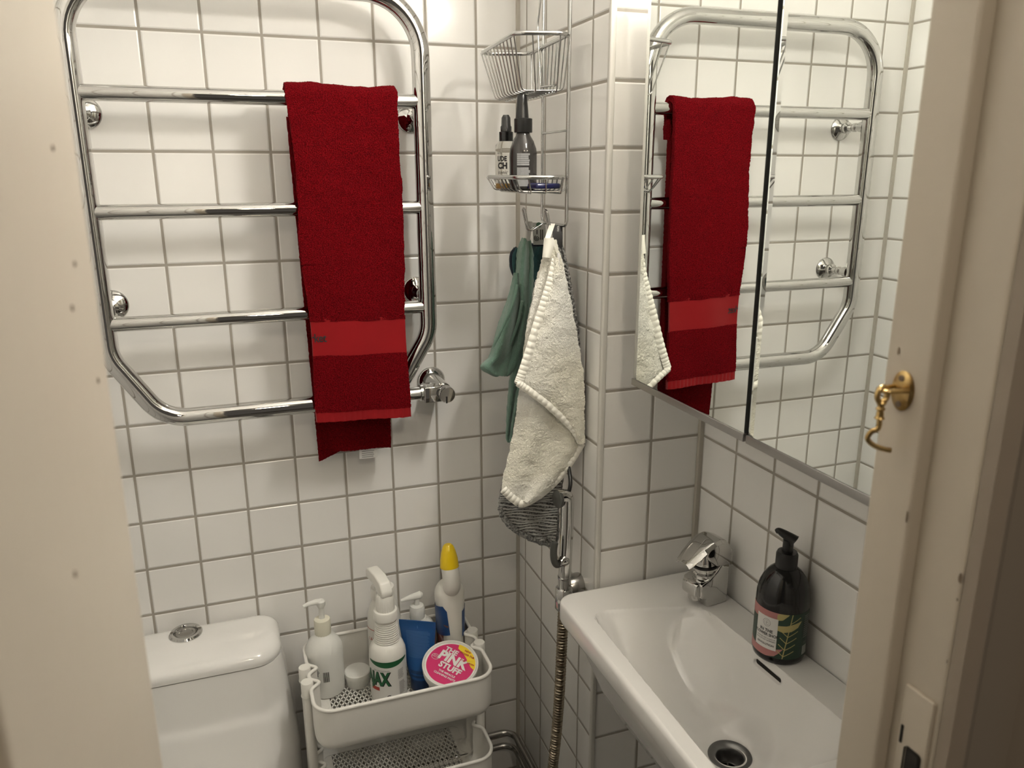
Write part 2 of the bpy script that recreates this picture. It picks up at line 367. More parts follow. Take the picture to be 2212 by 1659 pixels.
# ------------------------------------------------------------------ towel warmer
tw = thing('towel_warmer', (2.83, -.45, -6.9), 'chrome tubular towel warmer with three rails on the back wall', 'towel warmer')
YW = -.9; L_, R_ = -.02, 5.67
P = fillet([(L_,YW,.66),(R_,YW,.66),(R_,YW,-5.42),(4.92,YW,-6.64),(.74,YW,-6.66),(L_,YW,-5.45)], [1.0,1.0,.8,.75,.75,.8], True, 14)
obj('frame', *tube(P, .165, 24, True), chrome, tw)
for z in (-1.12, -3.0, -4.89): obj('rail', *tube([(L_+.08,YW,z),(R_-.08,YW,z)], .128, 24), chrome, tw)
for x, z in ((.0,-1.38), (5.65,-1.36), (.03,-4.68), (5.64,-4.69)):
    wm = obj('wall_mount', *lathe([(.27,0),(.275,-.02),(.25,-.06),(.15,-.10),(.11,-.13),(.11,-.2),(.13,-.22),(.13,-.27),(.08,-.3),(.075,-.42),(.10,-.45),(.10,-.52),(.085,-.55),(.14,-.76),(.14,-.82)], (x,0,z), (0,1,0), 32), chrome, tw)
    xx = L_ if x < 3 else R_
    obj('clamp_ring', *tube([(xx,YW,z-.2),(xx,YW,z+.2)], .169, 24), chrome, wm)
vx, vz = 5.90, -6.63
vv = obj('valve', *join(lathe([(.29,0),(.30,-.03),(.27,-.09),(.2,-.13),(.19,-.2),(.19,-.98)], (vx,0,vz), (0,1,0), 36), box(5.5,5.85,-1.12,-.74,vz-.16,vz+.16,.02), tube([(4.9,YW,vz),(5.52,YW,vz)], .13, 20), lathe([(.17,0),(.17,.06)], (5.45,YW,vz), (1,0,0), 24)), chrome, tw)
obj('valve_knob', *join(lathe([(.15,-.96),(.165,-.99),(.165,-1.22),(.15,-1.25)], (vx+.03,0,vz), (0,1,0), 32)), chrome, vv)
obj('knob_mark', *box(vx-.01,vx+.02,-1.262,-1.245,vz-.16,vz-.02,.003), black_p, vv)

# ------------------------------------------------------------------ red towel
rt = thing('bath_towel', (4.2, -.9, -7.9), 'folded red terry towel hung over the top rail of the chrome towel warmer', 'towel')
zt = -1.12; RB = .19
def xl(z): return lerp(3.27, 3.40, min(1, max(0, (-z-1)/5.9)))+.03*sin(z*2.1)
def xr(z): return lerp(5.19, 5.14, min(1, max(0, (-z-1)/5.9)))+.02*sin(z*1.7+1)
def front(u, z, off=0):
    s = min(1, max(0, (zt-z)/5.8))
    y = YW-RB-off-.19*s + .035*sin(u*5+z*.8)*s + .03*sin(u*9-z*1.3)*s
    return Vector((lerp(xl(z), xr(z), u), y, z + .05*(u-.5)*(-1 if z < -4 else 0)))
def top_terry(u, v):
    L1 = pi*RB; L2 = 3.9; s = v*(L1+L2+.6)
    if s < .6: return Vector((lerp(xl(-1.2)+.05, xr(-1.2)-.03, u), YW+RB, zt-.6+s))
    s -= .6
    if s < L1:
        a = pi*s/L1; return Vector((lerp(xl(zt), xr(zt), u), YW+RB*cos(a), zt+RB*sin(a)+.02*sin(u*7)))
    return front(u, zt-(s-L1))
zb1 = zt-3.9                                    # top edge of the woven band
t1 = solid(grid(top_terry, 110, 260), .11); obj('terry_pile', *rough(rough(t1, .013, 44), .02, 5), redt, rt)
zb2 = -5.66
obj('woven_band', *solid(grid(lambda u, v: front(u, lerp(zb1+.05, zb2-.02, v), .02), 60, 24), .05), redf, rt)
t2 = solid(grid(lambda u, v: front(u, lerp(zb2, -6.74, v), 0), 110, 60), .11); obj('terry_pile', *rough(t2, .013, 44), redt, rt)
obj('hem', *solid(grid(lambda u, v: front(u, lerp(-6.72, -6.93, v), .01)+Vector((0, .005*sin(u*110), .004*sin(u*60))), 120, 8), .07), redf, rt)
def tx(x, y): 
    p = front(.0, -5.33+y); u = (x+.0)/(xr(-5.3)-xl(-5.3)); q = front(u, -5.33+y, .052); return q
# printed word; the fold hides its beginning
V, F = text('rket', .225, lambda x, y: tx(x-.03, y), offset=.003, clip=.042, align='LEFT', sx=.80, spacing=.95); ob = obj('lettering', V, F, black_i, rt, False)
# back half in two folded layers
def back(u, v, x0, x1, zl, zr, y0, dy):
    z0 = zt-.3; zb = lerp(zl, zr, u); z = lerp(z0, zb, v)
    return Vector((lerp(lerp(3.27, x0, v), lerp(5.05, x1, v), u), y0+dy*v+.05*sin(u*6+v*3)*v, z))
b1 = solid(grid(lambda u, v: back(u, v, 3.44, 4.8, -7.98, -7.35, -.70, .27), 70, 170), .10)
b2 = solid(grid(lambda u, v: back(u, v, 3.66, 4.87, -7.70, -7.78, -.76, .10), 60, 170), .12)
obj('terry_pile', *rough(b1, .011, 34, 3), redt, rt)
obj('terry_pile', *rough(b2, .011, 34, 9), redt, rt)
cl = obj('care_label', *solid(grid(lambda u, v: (lerp(4.23,4.60,u), -.55-.02*sin(v*3), lerp(-7.66,-8.0,v)), 6, 6), .006), tag_w, rt); cl['label'] = 'white care label'
obj('label_print', *rects(printed_lines(4.28,4.55,-7.98,-7.82,4,3,.3), lambda x, y: (x, -.575, y)), grey_i, cl, False)

# ------------------------------------------------------------------ toilet
to = thing('toilet', (.6, -2.2, -ZF), 'white toilet cistern with a round chrome flush button beside the trolley', 'toilet')
def rrect(x0, x1, y0, y1, rr, n=10, r2=None):
    """loop of points; front corners (y0) radius rr, back corners r2"""
    r2 = rr*.3 if r2 is None else r2; P = []
    for cx, cy, q, a0 in ((x1-rr, y0+rr, rr, -pi/2), (x1-r2, y1-r2, r2, 0), (x0+r2, y1-r2, r2, pi/2), (x0+rr, y0+rr, rr, pi)):
        for k in range(n+1): a = a0+pi/2*k/n; P.append((cx+q*cos(a), cy+q*sin(a)))
    return P
def loft(loops, cap=True):
    n = len(loops[0]); V = [Vector(p) for l in loops for p in l]; F = []
    for k in range(len(loops)-1):
        for i in range(n): j = (i+1) % n; F.append((k*n+i, k*n+j, (k+1)*n+j, (k+1)*n+i))
    if cap: F.append(tuple(range(n-1,-1,-1))); F.append(tuple(range((len(loops)-1)*n, len(loops)*n)))
    return V, F
CX = .55
lid = []
for z, ins, fr in ((-11.66,.0,0),(-11.64,0,0),(-11.60,-.02,-.01),(-11.52,-.01,0),(-11.44,.03,.06),(-11.39,.08,.16),(-11.36,.15,.30),(-11.345,.26,.46)):
    lid.append([(x, y, z-.03*(abs(x-CX)/1.8)**2) for x, y in rrect(CX-1.82+ins, CX+1.82-ins, -1.52+fr, -.05-ins*.3, .55, 12, .25)])
lo_ = lid[-1]; cen = Vector((CX, -.6, 0))
for s, dz in ((.8,.012),(.5,.02),(.2,.024)): lid.append([(cen.x+(x-cen.x)*s, cen.y+(y-cen.y)*s, -11.345+dz-.03*(abs(x-CX)/1.8)**2*s*s) for x, y, z in lo_])
lido = obj('cistern_lid', *loft(lid), porc, to)
obj('seam_shade_core', *loft([[(x, y, z) for x, y in rrect(CX-1.76, CX+1.76, -1.44, -.12, .5, 12, .25)] for z in (-11.72, -11.63)]), dark, to)  # dark core colours in the shade of the lid seam
body = []
for i in range(61):
    z = lerp(-11.705, -15.0, i/60); t = i/60
    ins = .0-.03*min(1,t*5)-.32*min(t,.62)
    L = []
    for x, y in rrect(CX-1.82+ins, CX+1.82-ins, -1.50-.14*t, -.06, .5+.1*t, 16, .25):
        q = (x-CX)/1.9; zc = -13.05+.62*max(0,abs(q)-.1)**1.8       # soft swelling of the bowl neck
        s = 1/(1+exp((z-zc)/.05)); wgt = max(0, -y-.5)/1.1 if y < -.5 else 0
        L.append((x, y-.17*s*min(1,wgt)*max(0,1-q*q*.9)-.15*max(0,(zc-z))*min(1,wgt), z))
    body.append(L)
obj('cistern', *loft(body), porc, to)
bx, by = .60, -.42
fb = obj('flush_button', *lathe([(.31,-.03),(.315,.03),(.29,.065),(.235,.065),(.215,.04),(.213,.0)], (bx,by,-11.325), (0,-.03,1), 40, caps=False), chrome, to)
obj('push_button', *lathe([(.213,.01),(.20,.012),(.185,.035),(.135,.038),(.125,.022),(.0,.022)], (bx,by,-11.325), (0,-.03,1), 40, caps=False), chrome2, fb)
bowl = []
for z, s, yo in ((-ZF,.55,0),(-17.5,.52,0),(-16,.6,.0),(-15,.85,0),(-14.3,1,0),(-14.05,1,0)):
    bowl.append([(CX+1.8*s*cos(a)*.98, -3.5*1+ (-1)*0 + yo - 2.3*s*sin(a)*-1, z) for a in [2*pi*k/48 for k in range(48)]])
obj('bowl', *loft(bowl), porc, to)
obj('seat_cover', *loft([[(CX+1.8*s*cos(a), -3.5+2.3*s*sin(a), z) for a in [2*pi*k/48 for k in range(48)]] for z, s in ((-14.03,.98),(-14.0,1.0),(-13.8,1.0),(-13.75,.96))]), white_p, to)

# ------------------------------------------------------------------ trolley
tr = thing('storage_trolley', (4.55, -1.8, -ZF), 'white metal storage trolley with mesh baskets between toilet and corner', 'trolley')
X0, X1, Y0, Y1 = 2.83, 6.29, -3.03, -.55
PY = (-1.98, -2.30-.15)
def outline():
    P = rrect(X0, X1, Y0, Y1, .38, 12, .38); out = []
    # add points down the short sides and push them inward at the posts
    Q = []
    for i in range(len(P)):
        a, b = Vector(P[i]), Vector(P[(i+1) % len(P)]); n = max(1, int((b-a).length/.04))
        for k in range(n): Q.append(a+(b-a)*k/n)
    for p in Q:
        x, y = p
        if y < Y1-.3 and y > Y0+.3:
            s = sum(exp(-((y-py)/.11)**2) for py in POSTY[0 if x < 4 else 1])
            x += (.17 if x < 4 else -.17)*min(1, s)
        out.append((x, y))
    return out
POSTY = ((-1.60, -2.09), (-1.47, -1.96))
OUT = outline()
def inset(P, d):
    n = len(P); R = []
    for i in range(n):
        a, b = Vector(P[i-1]), Vector(P[(i+1) % n]); t = (b-a).normalized(); R.append((P[i][0]-t.y*d, P[i][1]+t.x*d))
    return R
def basket(zt_):
    H = .92; zs = [(0,0),(0,-H+.22),(.015,-H+.14),(.06,-H+.06),(.12,-H+.015),(.2,-H)]
    L = []
    for ins, dz in zs:
        Q = inset(OUT, ins); L.append([(x, y, zt_+dz) for x, y in Q])
    b = obj('basket', *solid(loft(L, False), .02), white_s, tr)
    obj('rim', *tube([(x, y, zt_) for x, y in OUT], .037, 10, True), white_s, b)
    # expanded-metal floor
    V, F = [], []; zf = zt_-H; fx0, fx1, fy0, fy1 = X0+.40, X1-.40, Y0+.20, Y1-.20
    sx, sy = .105, .19
    def strip(a, b, w_):
        d = (b-a).normalized(); nrm = Vector((-d.y, d.x, 0))*w_; n = len(V)
        for p in (a, b):
            for s, z in ((-1,0),(1,0),(1,-.02),(-1,-.02)): V.append(Vector((p.x, p.y, zf+z))+nrm*s)
        F.extend([(n,n+1,n+5,n+4),(n+1,n+2,n+6,n+5),(n+2,n+3,n+7,n+6),(n+3,n,n+4,n+7)])
    W_ = fx1-fx0; H_ = fy1-fy0; k = sx/sy
    for sgn in (1, -1):
        c = -H_*k if sgn > 0 else 0
        N = int((W_+H_*k)/sx)+2
        for i in range(N):
            x = fx0 + (-H_*k if sgn > 0 else 0) + i*sx
            a = Vector((x, fy0, 0)); b2 = Vector((x+sgn*H_*k, fy1, 0))
            if a.x < fx0: t = (fx0-a.x)/(b2.x-a.x) if b2.x != a.x else 2; a = a+(b2-a)*t if 0 <= t <= 1 else None
            if a is None: continue
            if b2.x > fx1:
                if a.x >= fx1 and sgn > 0: continue
                if b2.x != a.x: t = (fx1-a.x)/(b2.x-a.x); b2 = a+(b2-a)*t
            if sgn < 0:
                if a.x > fx1:
                    t = (fx1-a.x)/(b2.x-a.x); a = a+(b2-a)*t if t < 1 else None
                    if a is None: continue
                if b2.x < fx0: t = (fx0-a.x)/(b2.x-a.x); b2 = a+(b2-a)*t
            if (b2-a).length > .02: strip(a, b2, .012)
    # solid border between lattice and walls
    V2, F2 = [], []
    inn = [(min(max(x, fx0+.0), fx1), min(max(y, fy0), fy1)) for x, y in inset(OUT, .19)]
    L2 = [[(x, y, zf) for x, y in inset(OUT, .19)], [(x, y, zf) for x, y in inn]]
    a = (V, F); bb = loft(L2, False)
    obj('mesh_floor', *join(a, bb, box(X0+.2, X1-.2, -1.80, -1.76, zf-.06, zf-.01)), white_s, b, ang=20)
    return b
for z in (-11.9, -13.8, -16.4): basket(z)
for k, x in enumerate((2.775, 6.29)):
    for y in POSTY[k]:
        ps = obj('post', *tube([(x,y,-ZF+.5),(x,y,-12.1)], .095, 20), white_s, tr)
        obj('post_cap', *join(lathe([(.118,-12.12),(.118,-11.84),(.110,-11.825)], (x,y,0), (0,0,1), 28), lathe([(.125,-12.14),(.13,-12.12),(.125,-12.10)], (x,y,0), (0,0,1), 28)), white_p, ps)
        obj('caster', *lathe([(.23,-.1),(.25,-.08),(.25,.08),(.23,.1)], (x,y,-ZF+.25), (1,0,0), 24), grey_p, ps)

# ------------------------------------------------------------------ things in the trolley
ZB = -12.82
def onface(cx, cy, r_, th, z0): return cyl(cx, cy, r_, th, z0)
# frosted pump bottle
cx, cy = 3.22, -1.05
t = thing('pump_bottle', (cx, cy, ZB), 'frosted pump bottle of cloudy liquid at left end of trolley', 'bottle')
obj('bottle_body', *lathe([(.33,0),(.365,.03),(.375,.1),(.375,.98),(.36,1.06),(.31,1.17),(.23,1.27),(.165,1.33),(.155,1.36)], (cx,cy,ZB), n=48), trans_p, t)
obj('collar', *lathe([(.16,1.33),(.165,1.35),(.165,1.62),(.155,1.66),(.09,1.68)], (cx,cy,ZB), n=36, rib=lambda i, z: .02*(i % 2)), mat('collar_plastic',(.72,.70,.58),.4), t)
pm = obj('pump_head', *join(lathe([(.06,1.66),(.055,1.96)], (cx,cy,ZB), n=20), lathe([(.07,1.93),(.09,1.98),(.09,2.06),(.06,2.09)], (cx,cy,ZB), n=20), xf(tube([(0,0,0),(-.1,-.0,.02),(-.26,0,.0),(-.34,0,-.035)], [.07,.06,.045,.04], 12), Matrix.Translation((cx,cy,ZB+2.04)))), trans_p, t)
fn = cyl(cx, cy, .379, radians(-118), ZB+.55)
lb = obj('label_print', *rects([(.10+.018*i, .10+.018*i+.010, -.13, .10) for i in range(7)], fn), black_i, t, False)
obj('hazard_mark', *join(*[rects([(-.02,.0,.0,.12)], fn), poly_patch([(-.09,.10),(-.03,.18),(.03,.10),(-.03,.02),(-.03,.035),(.015,.10),(-.03,.165),(-.075,.10)], fn)]), grey_i, t, False)
# shallow round tub
t = thing('plastic_tub', (3.86, -1.08, ZB), 'small shallow round frosted tub behind the spray bottle', 'tub')
obj('tub_body', *lathe([(.22,0),(.24,.03),(.25,.24)], (3.86,-1.08,ZB), n=40), trans_p, t)
obj('lid', *lathe([(.265,.20),(.27,.22),(.27,.31),(.25,.33),(.0,.33)], (3.86,-1.08,ZB), n=40), trans_p, t)
# spray bottle in front
cx, cy = 4.42, -1.66; r_ = .375
t = thing('spray_bottle', (cx, cy, ZB), 'white trigger spray bottle with green lettering and a ribbed neck', 'bottle')
prof = [(.34,0),(.37,.03),(.375,.1),(.375,1.0),(.365,1.10),(.33,1.20),(.28,1.28),(.25,1.30)]
for i in range(11):
    z = 1.30+i*.045; q = lerp(.25,.205,i/10); prof += [(q+.012, z+.008),(q+.012,z+.026),(q-.006,z+.034),(q-.006,z+.043)]
prof += [(.20,1.80)]
obj('bottle_body', *lathe(prof, (cx,cy,ZB), n=56), white_p, t)
obj('collar', *join(lathe([(.21,1.78),(.245,1.80),(.245,1.95),(.23,1.98),(.19,1.99)], (cx,cy,ZB), n=40), lathe([(.18,1.97),(.185,2.0),(.175,2.28),(.14,2.34)], (cx,cy,ZB), n=48, rib=lambda i, z: .04*(i % 2))), white_p, t)
hd = xf(prism([(-.16,0),(-.17,.12),(-.05,.30),(.22,.36),(.62,.34),(.74,.27),(.76,.14),(.70,.08),(.30,.10),(.12,.0)], -.12, .12, .05, 3), Matrix.Translation((cx,cy,ZB+2.30)) @ Matrix.Rotation(radians(101), 4, 'Z'))
sh = obj('trigger_head', *hd, white_p, t)
obj('trigger', *xf(tube(spline([(.36,0,.10),(.36,0,-.02),(.42,0,-.2),(.40,0,-.34)], 5), .045, 10), Matrix.Translation((cx,cy,ZB+2.30)) @ Matrix.Rotation(radians(101), 4, 'Z')), white_p, sh)
th = radians(-99.5); fn = cyl(cx, cy, r_+.003, th, ZB); fn2 = cyl(cx, cy, r_+.006, th, ZB)
def band(u, v):
    x = lerp(-1.2,1.2,u)*r_; q = x/(1.2*r_); return fn(x, lerp(.92-.0*q*q, 1.02+.0*q, v)) if False else fn(x, 1.0-.13*v*(1-.75*q*q))
lab = obj('label_sheet', *grid(lambda u, v: cyl(cx,cy,r_+.0015,th,ZB)(lerp(-1.25,1.25,u)*r_, lerp(.07,1.0,v)), 40, 4), labw, t)
obj('green_band', *grid(band, 40, 3), green, lab)
wd = obj('lettering', *text('AJAX', .40, lambda x, y: fn2(x+.01, .60+y), offset=.016, sx=.60, align='RIGHT'), green, lab, False); wd['label'] = 'green block lettering'
obj('lettering_shadow', *text('AJAX', .40, lambda x, y: fn(x+.025, .592+y), offset=.026, sx=.60, align='RIGHT'), black_i, lab, False)
obj('small_print', *join(text('PROFESSIONAL', .052, lambda x, y: fn2(x-.14, .80+y)), rects(printed_lines(.20,.36,.56,.78,9,5,.4)+printed_lines(.22,.38,.2,.5,14,6,.4), fn2)), grey_i, lab, False)
obj('red_strip', *rects([(-.40,-.20,.34,.42)], fn2), red_i, lab, False)
obj('round_mark', *join(poly_patch([(.055*cos(2*pi*k/20), .19+.055*sin(2*pi*k/20)) for k in range(20)], fn2)), black_i, lab, False)
obj('round_mark_cross', *rects([(-.04,.04,.184,.196),(-.015,-.003,.15,.23)], cyl(cx,cy,r_+.009,th,ZB)), labw, lab, False)
# bottle behind it
cx, cy = 4.50, -.93
t = thing('cleaning_bottle', (cx, cy, ZB), 'white round-shouldered bottle standing behind the trigger spray bottle', 'bottle')
obj('bottle_body', *lathe([(.31,0),(.34,.04),(.35,.1),(.35,1.20),(.345,1.35),(.32,1.52),(.28,1.68),(.21,1.80),(.19,1.86)], (cx,cy,ZB), n=48), white_p, t)
obj('cap', *lathe([(.20,1.84),(.245,1.86),(.245,2.05),(.235,2.09),(.17,2.09),(.165,2.0),(.0,2.0)], (cx,cy,ZB), n=40, rib=lambda i, z: .015*(i % 2)), white_p, t)
obj('label_print', *join(text('1A3', .12, lambda x, y: cyl(cx,cy,.355,radians(-150),ZB)(x, 1.0+y)), rects([(-.25,.28,1.22,1.235)], cyl(cx,cy,.355,radians(-150),ZB))), red_i, t, False)
# blue tube
t = thing('lotion_tube', (5.08, -1.5, ZB), 'blue squeeze tube standing on its cap beside the pink-lidded tub', 'tube')
A, B = Vector((4.74,-1.35,-11.42)), Vector((5.46,-1.60,-11.50)); bc = Vector((5.10,-1.62,ZB)); dx = (B-A).normalized(); dy = Vector((-dx.y, dx.x, 0)).normalized()
def tb(a, h):
    zc = h; ctr = (A+B)/2*(h) + (bc)*(1-h); ctr.z = lerp(ZB+.28, -11.46, h)
    rx = lerp(.235, (B-A).length/2, h**.8); ry = lerp(.23, .015, h**1.1)
    return ctr + dx*rx*cos(a) + dy*ry*sin(a)
loops = [[tb(2*pi*k/40, h/14) for k in range(40)] for h in range(15)]
loops.append([p+Vector((0,0,.10)) for p in loops[-1]])
obj('tube_body', *loft(loops), blue_t, t)
obj('cap', *lathe([(.20,0),(.215,.02),(.215,.27),(.21,.30)], bc, n=32), blue_d, t)
def tface(x, y):                           # x across, y 0..1 up; camera side
    a = math.acos(max(-1, min(1, x/.36))); return tb(-a, y) - dy*.006
obj('label_print', *join(rects([(-.24+.0,.26-random.random()*.06, y, y+.010) for y in [.42+.0205*i for i in range(24)]], tface), rects([(-.008,.008,.95,1.0)], tface)), ltblue, t, False)
obj('label_dark_bands', *rects([(-.25,.25,.12,.18),(-.25,.25,.05,.09)], tface), blue_d, t, False)  # darker blue bands low on the tube
# pump bottle behind tube
cx, cy = 5.26, -.97
t = thing('soap_dispenser', (cx, cy, ZB), 'white pump dispenser with a salmon label behind the blue tube', 'bottle')
obj('bottle_body', *lathe([(.31,0),(.33,.05),(.33,.9),(.32,1.04),(.26,1.14),(.17,1.2),(.15,1.24)], (cx,cy,ZB), n=44, sx=.95), white_p, t)
obj('collar', *lathe([(.155,1.22),(.16,1.24),(.16,1.46),(.15,1.48),(.14,1.52),(.07,1.54)], (cx-.05,cy,ZB), n=32, rib=lambda i, z: .02*(i % 2)), trans_p, t)
obj('pump_head', *join(lathe([(.06,1.5),(.055,1.72)], (cx-.05,cy,ZB), n=20), xf(tube([(.12,0,.0),(.08,0,.01),(-.1,0,-.01),(-.24,0,-.03),(-.34,0,-.05)], [.05,.085,.07,.045,.035], 14), Matrix.Translation((cx-.05,cy,ZB+1.74)))), trans_p, t)
obj('label_band', *grid(lambda u, v: cyl(cx,cy,.335,radians(-90),ZB)(lerp(-.2,.5,u), lerp(.05,.85,v)), 16, 3), salmon, t)
# toilet cleaner bottle: narrow side towards the door
cx, cy = 5.90, -1.10
t = thing('toilet_cleaner_bottle', (cx, cy, ZB), 'tall white bent-neck cleaner bottle with a yellow conical cap', 'bottle')
SEC = [(0,.22,.42),(.04,.25,.46),(.5,.27,.47),(.9,.28,.46),(1.2,.29,.43),(1.45,.30,.38),(1.65,.315,.34),(1.82,.31,.31),(1.95,.25,.26),(2.03,.16,.18),(2.06,.06,.08)]
def dloop(z, a, b): return [(cx+a*cos(q), cy+b*(abs(sin(q))**.9*(1 if sin(q) > 0 else -1)), ZB+z) for q in [2*pi*k/48 for k in range(48)]]
T = spline([Vector((z,a,b)) for z, a, b in SEC], 5)
obj('bottle_body', *loft([dloop(p.x,p.y,p.z) for p in T]), white_p, t)
obj('neck', *tube(spline([(cx,cy-.05,ZB+1.75),(cx,cy-.16,ZB+1.92),(cx+.0,cy-.22,ZB+2.08),(cx-.01,cy-.2,ZB+2.3),(cx-.02,cy-.14,ZB+2.46)], 6), [.10]+[lerp(.15,.185,min(1,i/8)) for i in range(24)], 28), white_p, t)
obj('cap', *lathe([(.195,0),(.20,.01),(.195,.04),(.185,.18),(.155,.34),(.11,.46),(.075,.50),(.0,.505)], (cx-.02,cy-.14,ZB+2.44), (-.02,.10,1), 36), yellow, t)
def dside(sg):
    def f(x, y):
        z = y; a, b = .28, .46
        for i in range(len(SEC)-1):
            if SEC[i][0] <= z <= SEC[i+1][0]: s = (z-SEC[i][0])/(SEC[i+1][0]-SEC[i][0]); a = lerp(SEC[i][1],SEC[i+1][1],s); b = lerp(SEC[i][2],SEC[i+1][2],s)
        q = -pi/2 + sg*x; return (cx+(a+.012)*cos(q), cy+(b+.012)*sin(q), ZB+z)
    return f
obj('label_sheet', *join(poly_patch([(.42,.15),(2.4,.15),(2.4,1.2),(.5,1.2)], dside(-1), .1), poly_patch([(.5,.15),(2.4,.15),(2.4,1.55),(.6,1.3)], dside(1), .1)), brownp, t)
lb = obj('label_blue', *join(poly_patch([(.4,1.0),(2.3,.75),(2.3,1.45),(.75,1.6),(.5,1.5)], dside(-1.005), .1), poly_patch([(.55,.9),(2.3,.9),(2.3,1.5),(.6,1.45)], dside(1.005), .1)), mat('label_cobalt',(.02,.07,.22),.35), t)
for v in lb.data.vertices: v.co *= 1.012
obj('label_swirl', *poly_patch([(.7,.5),(.9,.85),(1.5,.95),(1.1,.8),(.9,.5)], dside(-1.0), .1), mat('label_lilac',(.42,.33,.33),.4), t)
# pink lidded tub, leaning back
o = Vector((5.58,-2.27,-11.96)); ax = Vector((-.06,-.30,.95)).normalized()
t = thing('paste_tub', (5.58, -2.2, ZB), 'round white tub with a magenta and yellow lid label, tilted towards the door', 'tub')
obj('tub_body', *lathe([(.42,-.75),(.44,-.73),(.50,-.12),(.51,-.08)], o, ax, 56), white_p, t)
ld = obj('lid', *lathe([(.53,-.20),(.56,-.19),(.565,-.10),(.575,-.02),(.565,.0),(.545,.0),(.52,-.03),(.0,-.03)], o, ax, 64, caps=False), white_p, t)
mt = frame(o, ax, (1,0,0)) @ Matrix.Rotation(radians(-47), 4, 'Z')
def lf(h): return lambda x, y: mt @ Vector((x, y, h))
RL = .49
obj('label_magenta', *poly_patch([(RL*cos(2*pi*k/60), RL*sin(2*pi*k/60)) for k in range(60)], lf(-.026), 1), pink_l, ld)
arc = [(.505*cos(a), .505*sin(a)) for a in [radians(12+k*4.2) for k in range(22)]]
obj('label_yellow', *poly_patch(arc+[(-.06,.40),(.10,.34),(.26,.24),(.40,.13)], lf(-.023), 1), lab_y, ld)
wt = lf(-.020)
obj('lettering', *join(text('THE', .16, lambda x, y: wt(x-.14, y+.27), offset=.006), text('PINK', .29, lambda x, y: wt(x+.0, y+.10), offset=.014), text('STUFF', .185, lambda x, y: wt(x+.05, y-.10), offset=.008),
    text('THE MIRACLE', .062, lambda x, y: wt(x+.06, y-.235), offset=.002), text('CLEANING PASTE', .062, lambda x, y: wt(x+.05, y-.31), offset=.002)), labw, ld, False)
obj('lettering_red', *join(text('NEW', .062, lambda x, y: lf(-.018)(x+.16, y+.42), offset=.002), text('BIGGER TUB', .058, lambda x, y: lf(-.018)(x+.19, y+.345), offset=.002), text('STAR   DROPS', .05, lambda x, y: lf(-.018)(x+.28, y+.19), offset=.002)), red_i, ld, False)
star = [((.05 if k % 2 == 0 else .022)*cos(pi/2+k*pi/5)+.28, (.05 if k % 2 == 0 else .022)*sin(pi/2+k*pi/5)+.23) for k in range(10)]
obj('star_mark', *poly_patch(star, lf(-.017), 1), lab_y, ld, False)
obj('round_badge', *join(([wt(-.36+q*cos(2*pi*k/28), .0+q*.8*sin(2*pi*k/28)) for q in (.085,.076) for k in range(28)], [(k,(k+1)%28,28+(k+1)%28,28+k) for k in range(28)]), text('NEW&\nIMPROVED', .035, lambda x, y: wt(x-.36, y+.01))), labw, ld, False)

# ------------------------------------------------------------------ wire shower caddy
cd_ = thing('shower_caddy', (7.6, -2.6, -3.4), 'tall steel wire shower caddy with two baskets and two hooks', 'shower caddy')
XW = 7.58; YA, YN = -2.07, -3.22
obj('back_frame', *join(tube(fillet([(XW,YN,2.6),(XW,YN,-3.26),(XW,YA,-3.26),(XW,YA,2.6)], .12), .026, 12), tube([(XW,YA,-1.70),(XW,YN,-1.70)], .02, 10), tube([(XW+.28,YA,2.6),(XW+.28,YN,2.6)], .026, 10), tube([(XW,YA,2.6),(XW+.28,YA,2.6)], .026, 10), tube([(XW,YN,2.6),(XW+.28,YN,2.6)], .026, 10)), wire, cd_)
obj('soap_hanger', *tube(fillet([(XW-.08,-2.12,1.6),(XW-.08,-2.12,.45),(XW-.08,-2.0,.1),(XW-.08,-2.16,-.93),(XW-.08,-2.90,-.97),(XW-.08,-2.90,-.3)], [.1,.2,.3,.08,.08,.1]), .018, 10), wire, cd_)
def wbasket(rim, bot, zr, zb, ns, nn, label, rr=.2):
    R = fillet([(x,y,zr) for x, y in rim], rr, True, 6)
    b = obj('wire_basket', *tube(R, .036, 10, True), wire, cd_); b['label'] = label
    fl, nl, nr, fr = [Vector((*p, zr)) for p in rim]; bfl, bnl, bnr, bfr = [Vector((*p, zb)) for p in bot]
    parts = []
    for i in range(ns):
        s = (i+.5)/ns; P = [fl.lerp(nl, s), bfl.lerp(bnl, s), bfr.lerp(bnr, s), fr.lerp(nr, s)]; parts.append(tube(fillet(P, .09, False, 5), .013, 8))
    for i in range(nn):
        s = (i+.6)/nn; P = [nl.lerp(nr, s), bnl.lerp(bnr, s), bfl.lerp(bfr, s), fl.lerp(fr, s)]
        P[1] -= Vector((0,0,.03)); P[2] -= Vector((0,0,.03)); parts.append(tube(fillet(P, .09, False, 5), .013, 8))
    obj('basket_wires', *join(*parts), wire, b)
wbasket([(6.74,-1.06),(6.60,-3.36),(7.44,-3.62),(7.60,-1.35)], [(6.95,-1.28),(6.81,-3.14),(7.45,-3.36),(7.56,-1.5)], -.28, -1.09, 11, 2, 'deep upper wire basket')
wbasket([(6.76,-1.25),(6.63,-3.38),(7.44,-3.66),(7.60,-1.35)], [(6.88,-1.35),(6.76,-3.24),(7.45,-3.5),(7.58,-1.45)], -2.45, -2.68, 9, 3, 'shallow lower wire basket', .3)
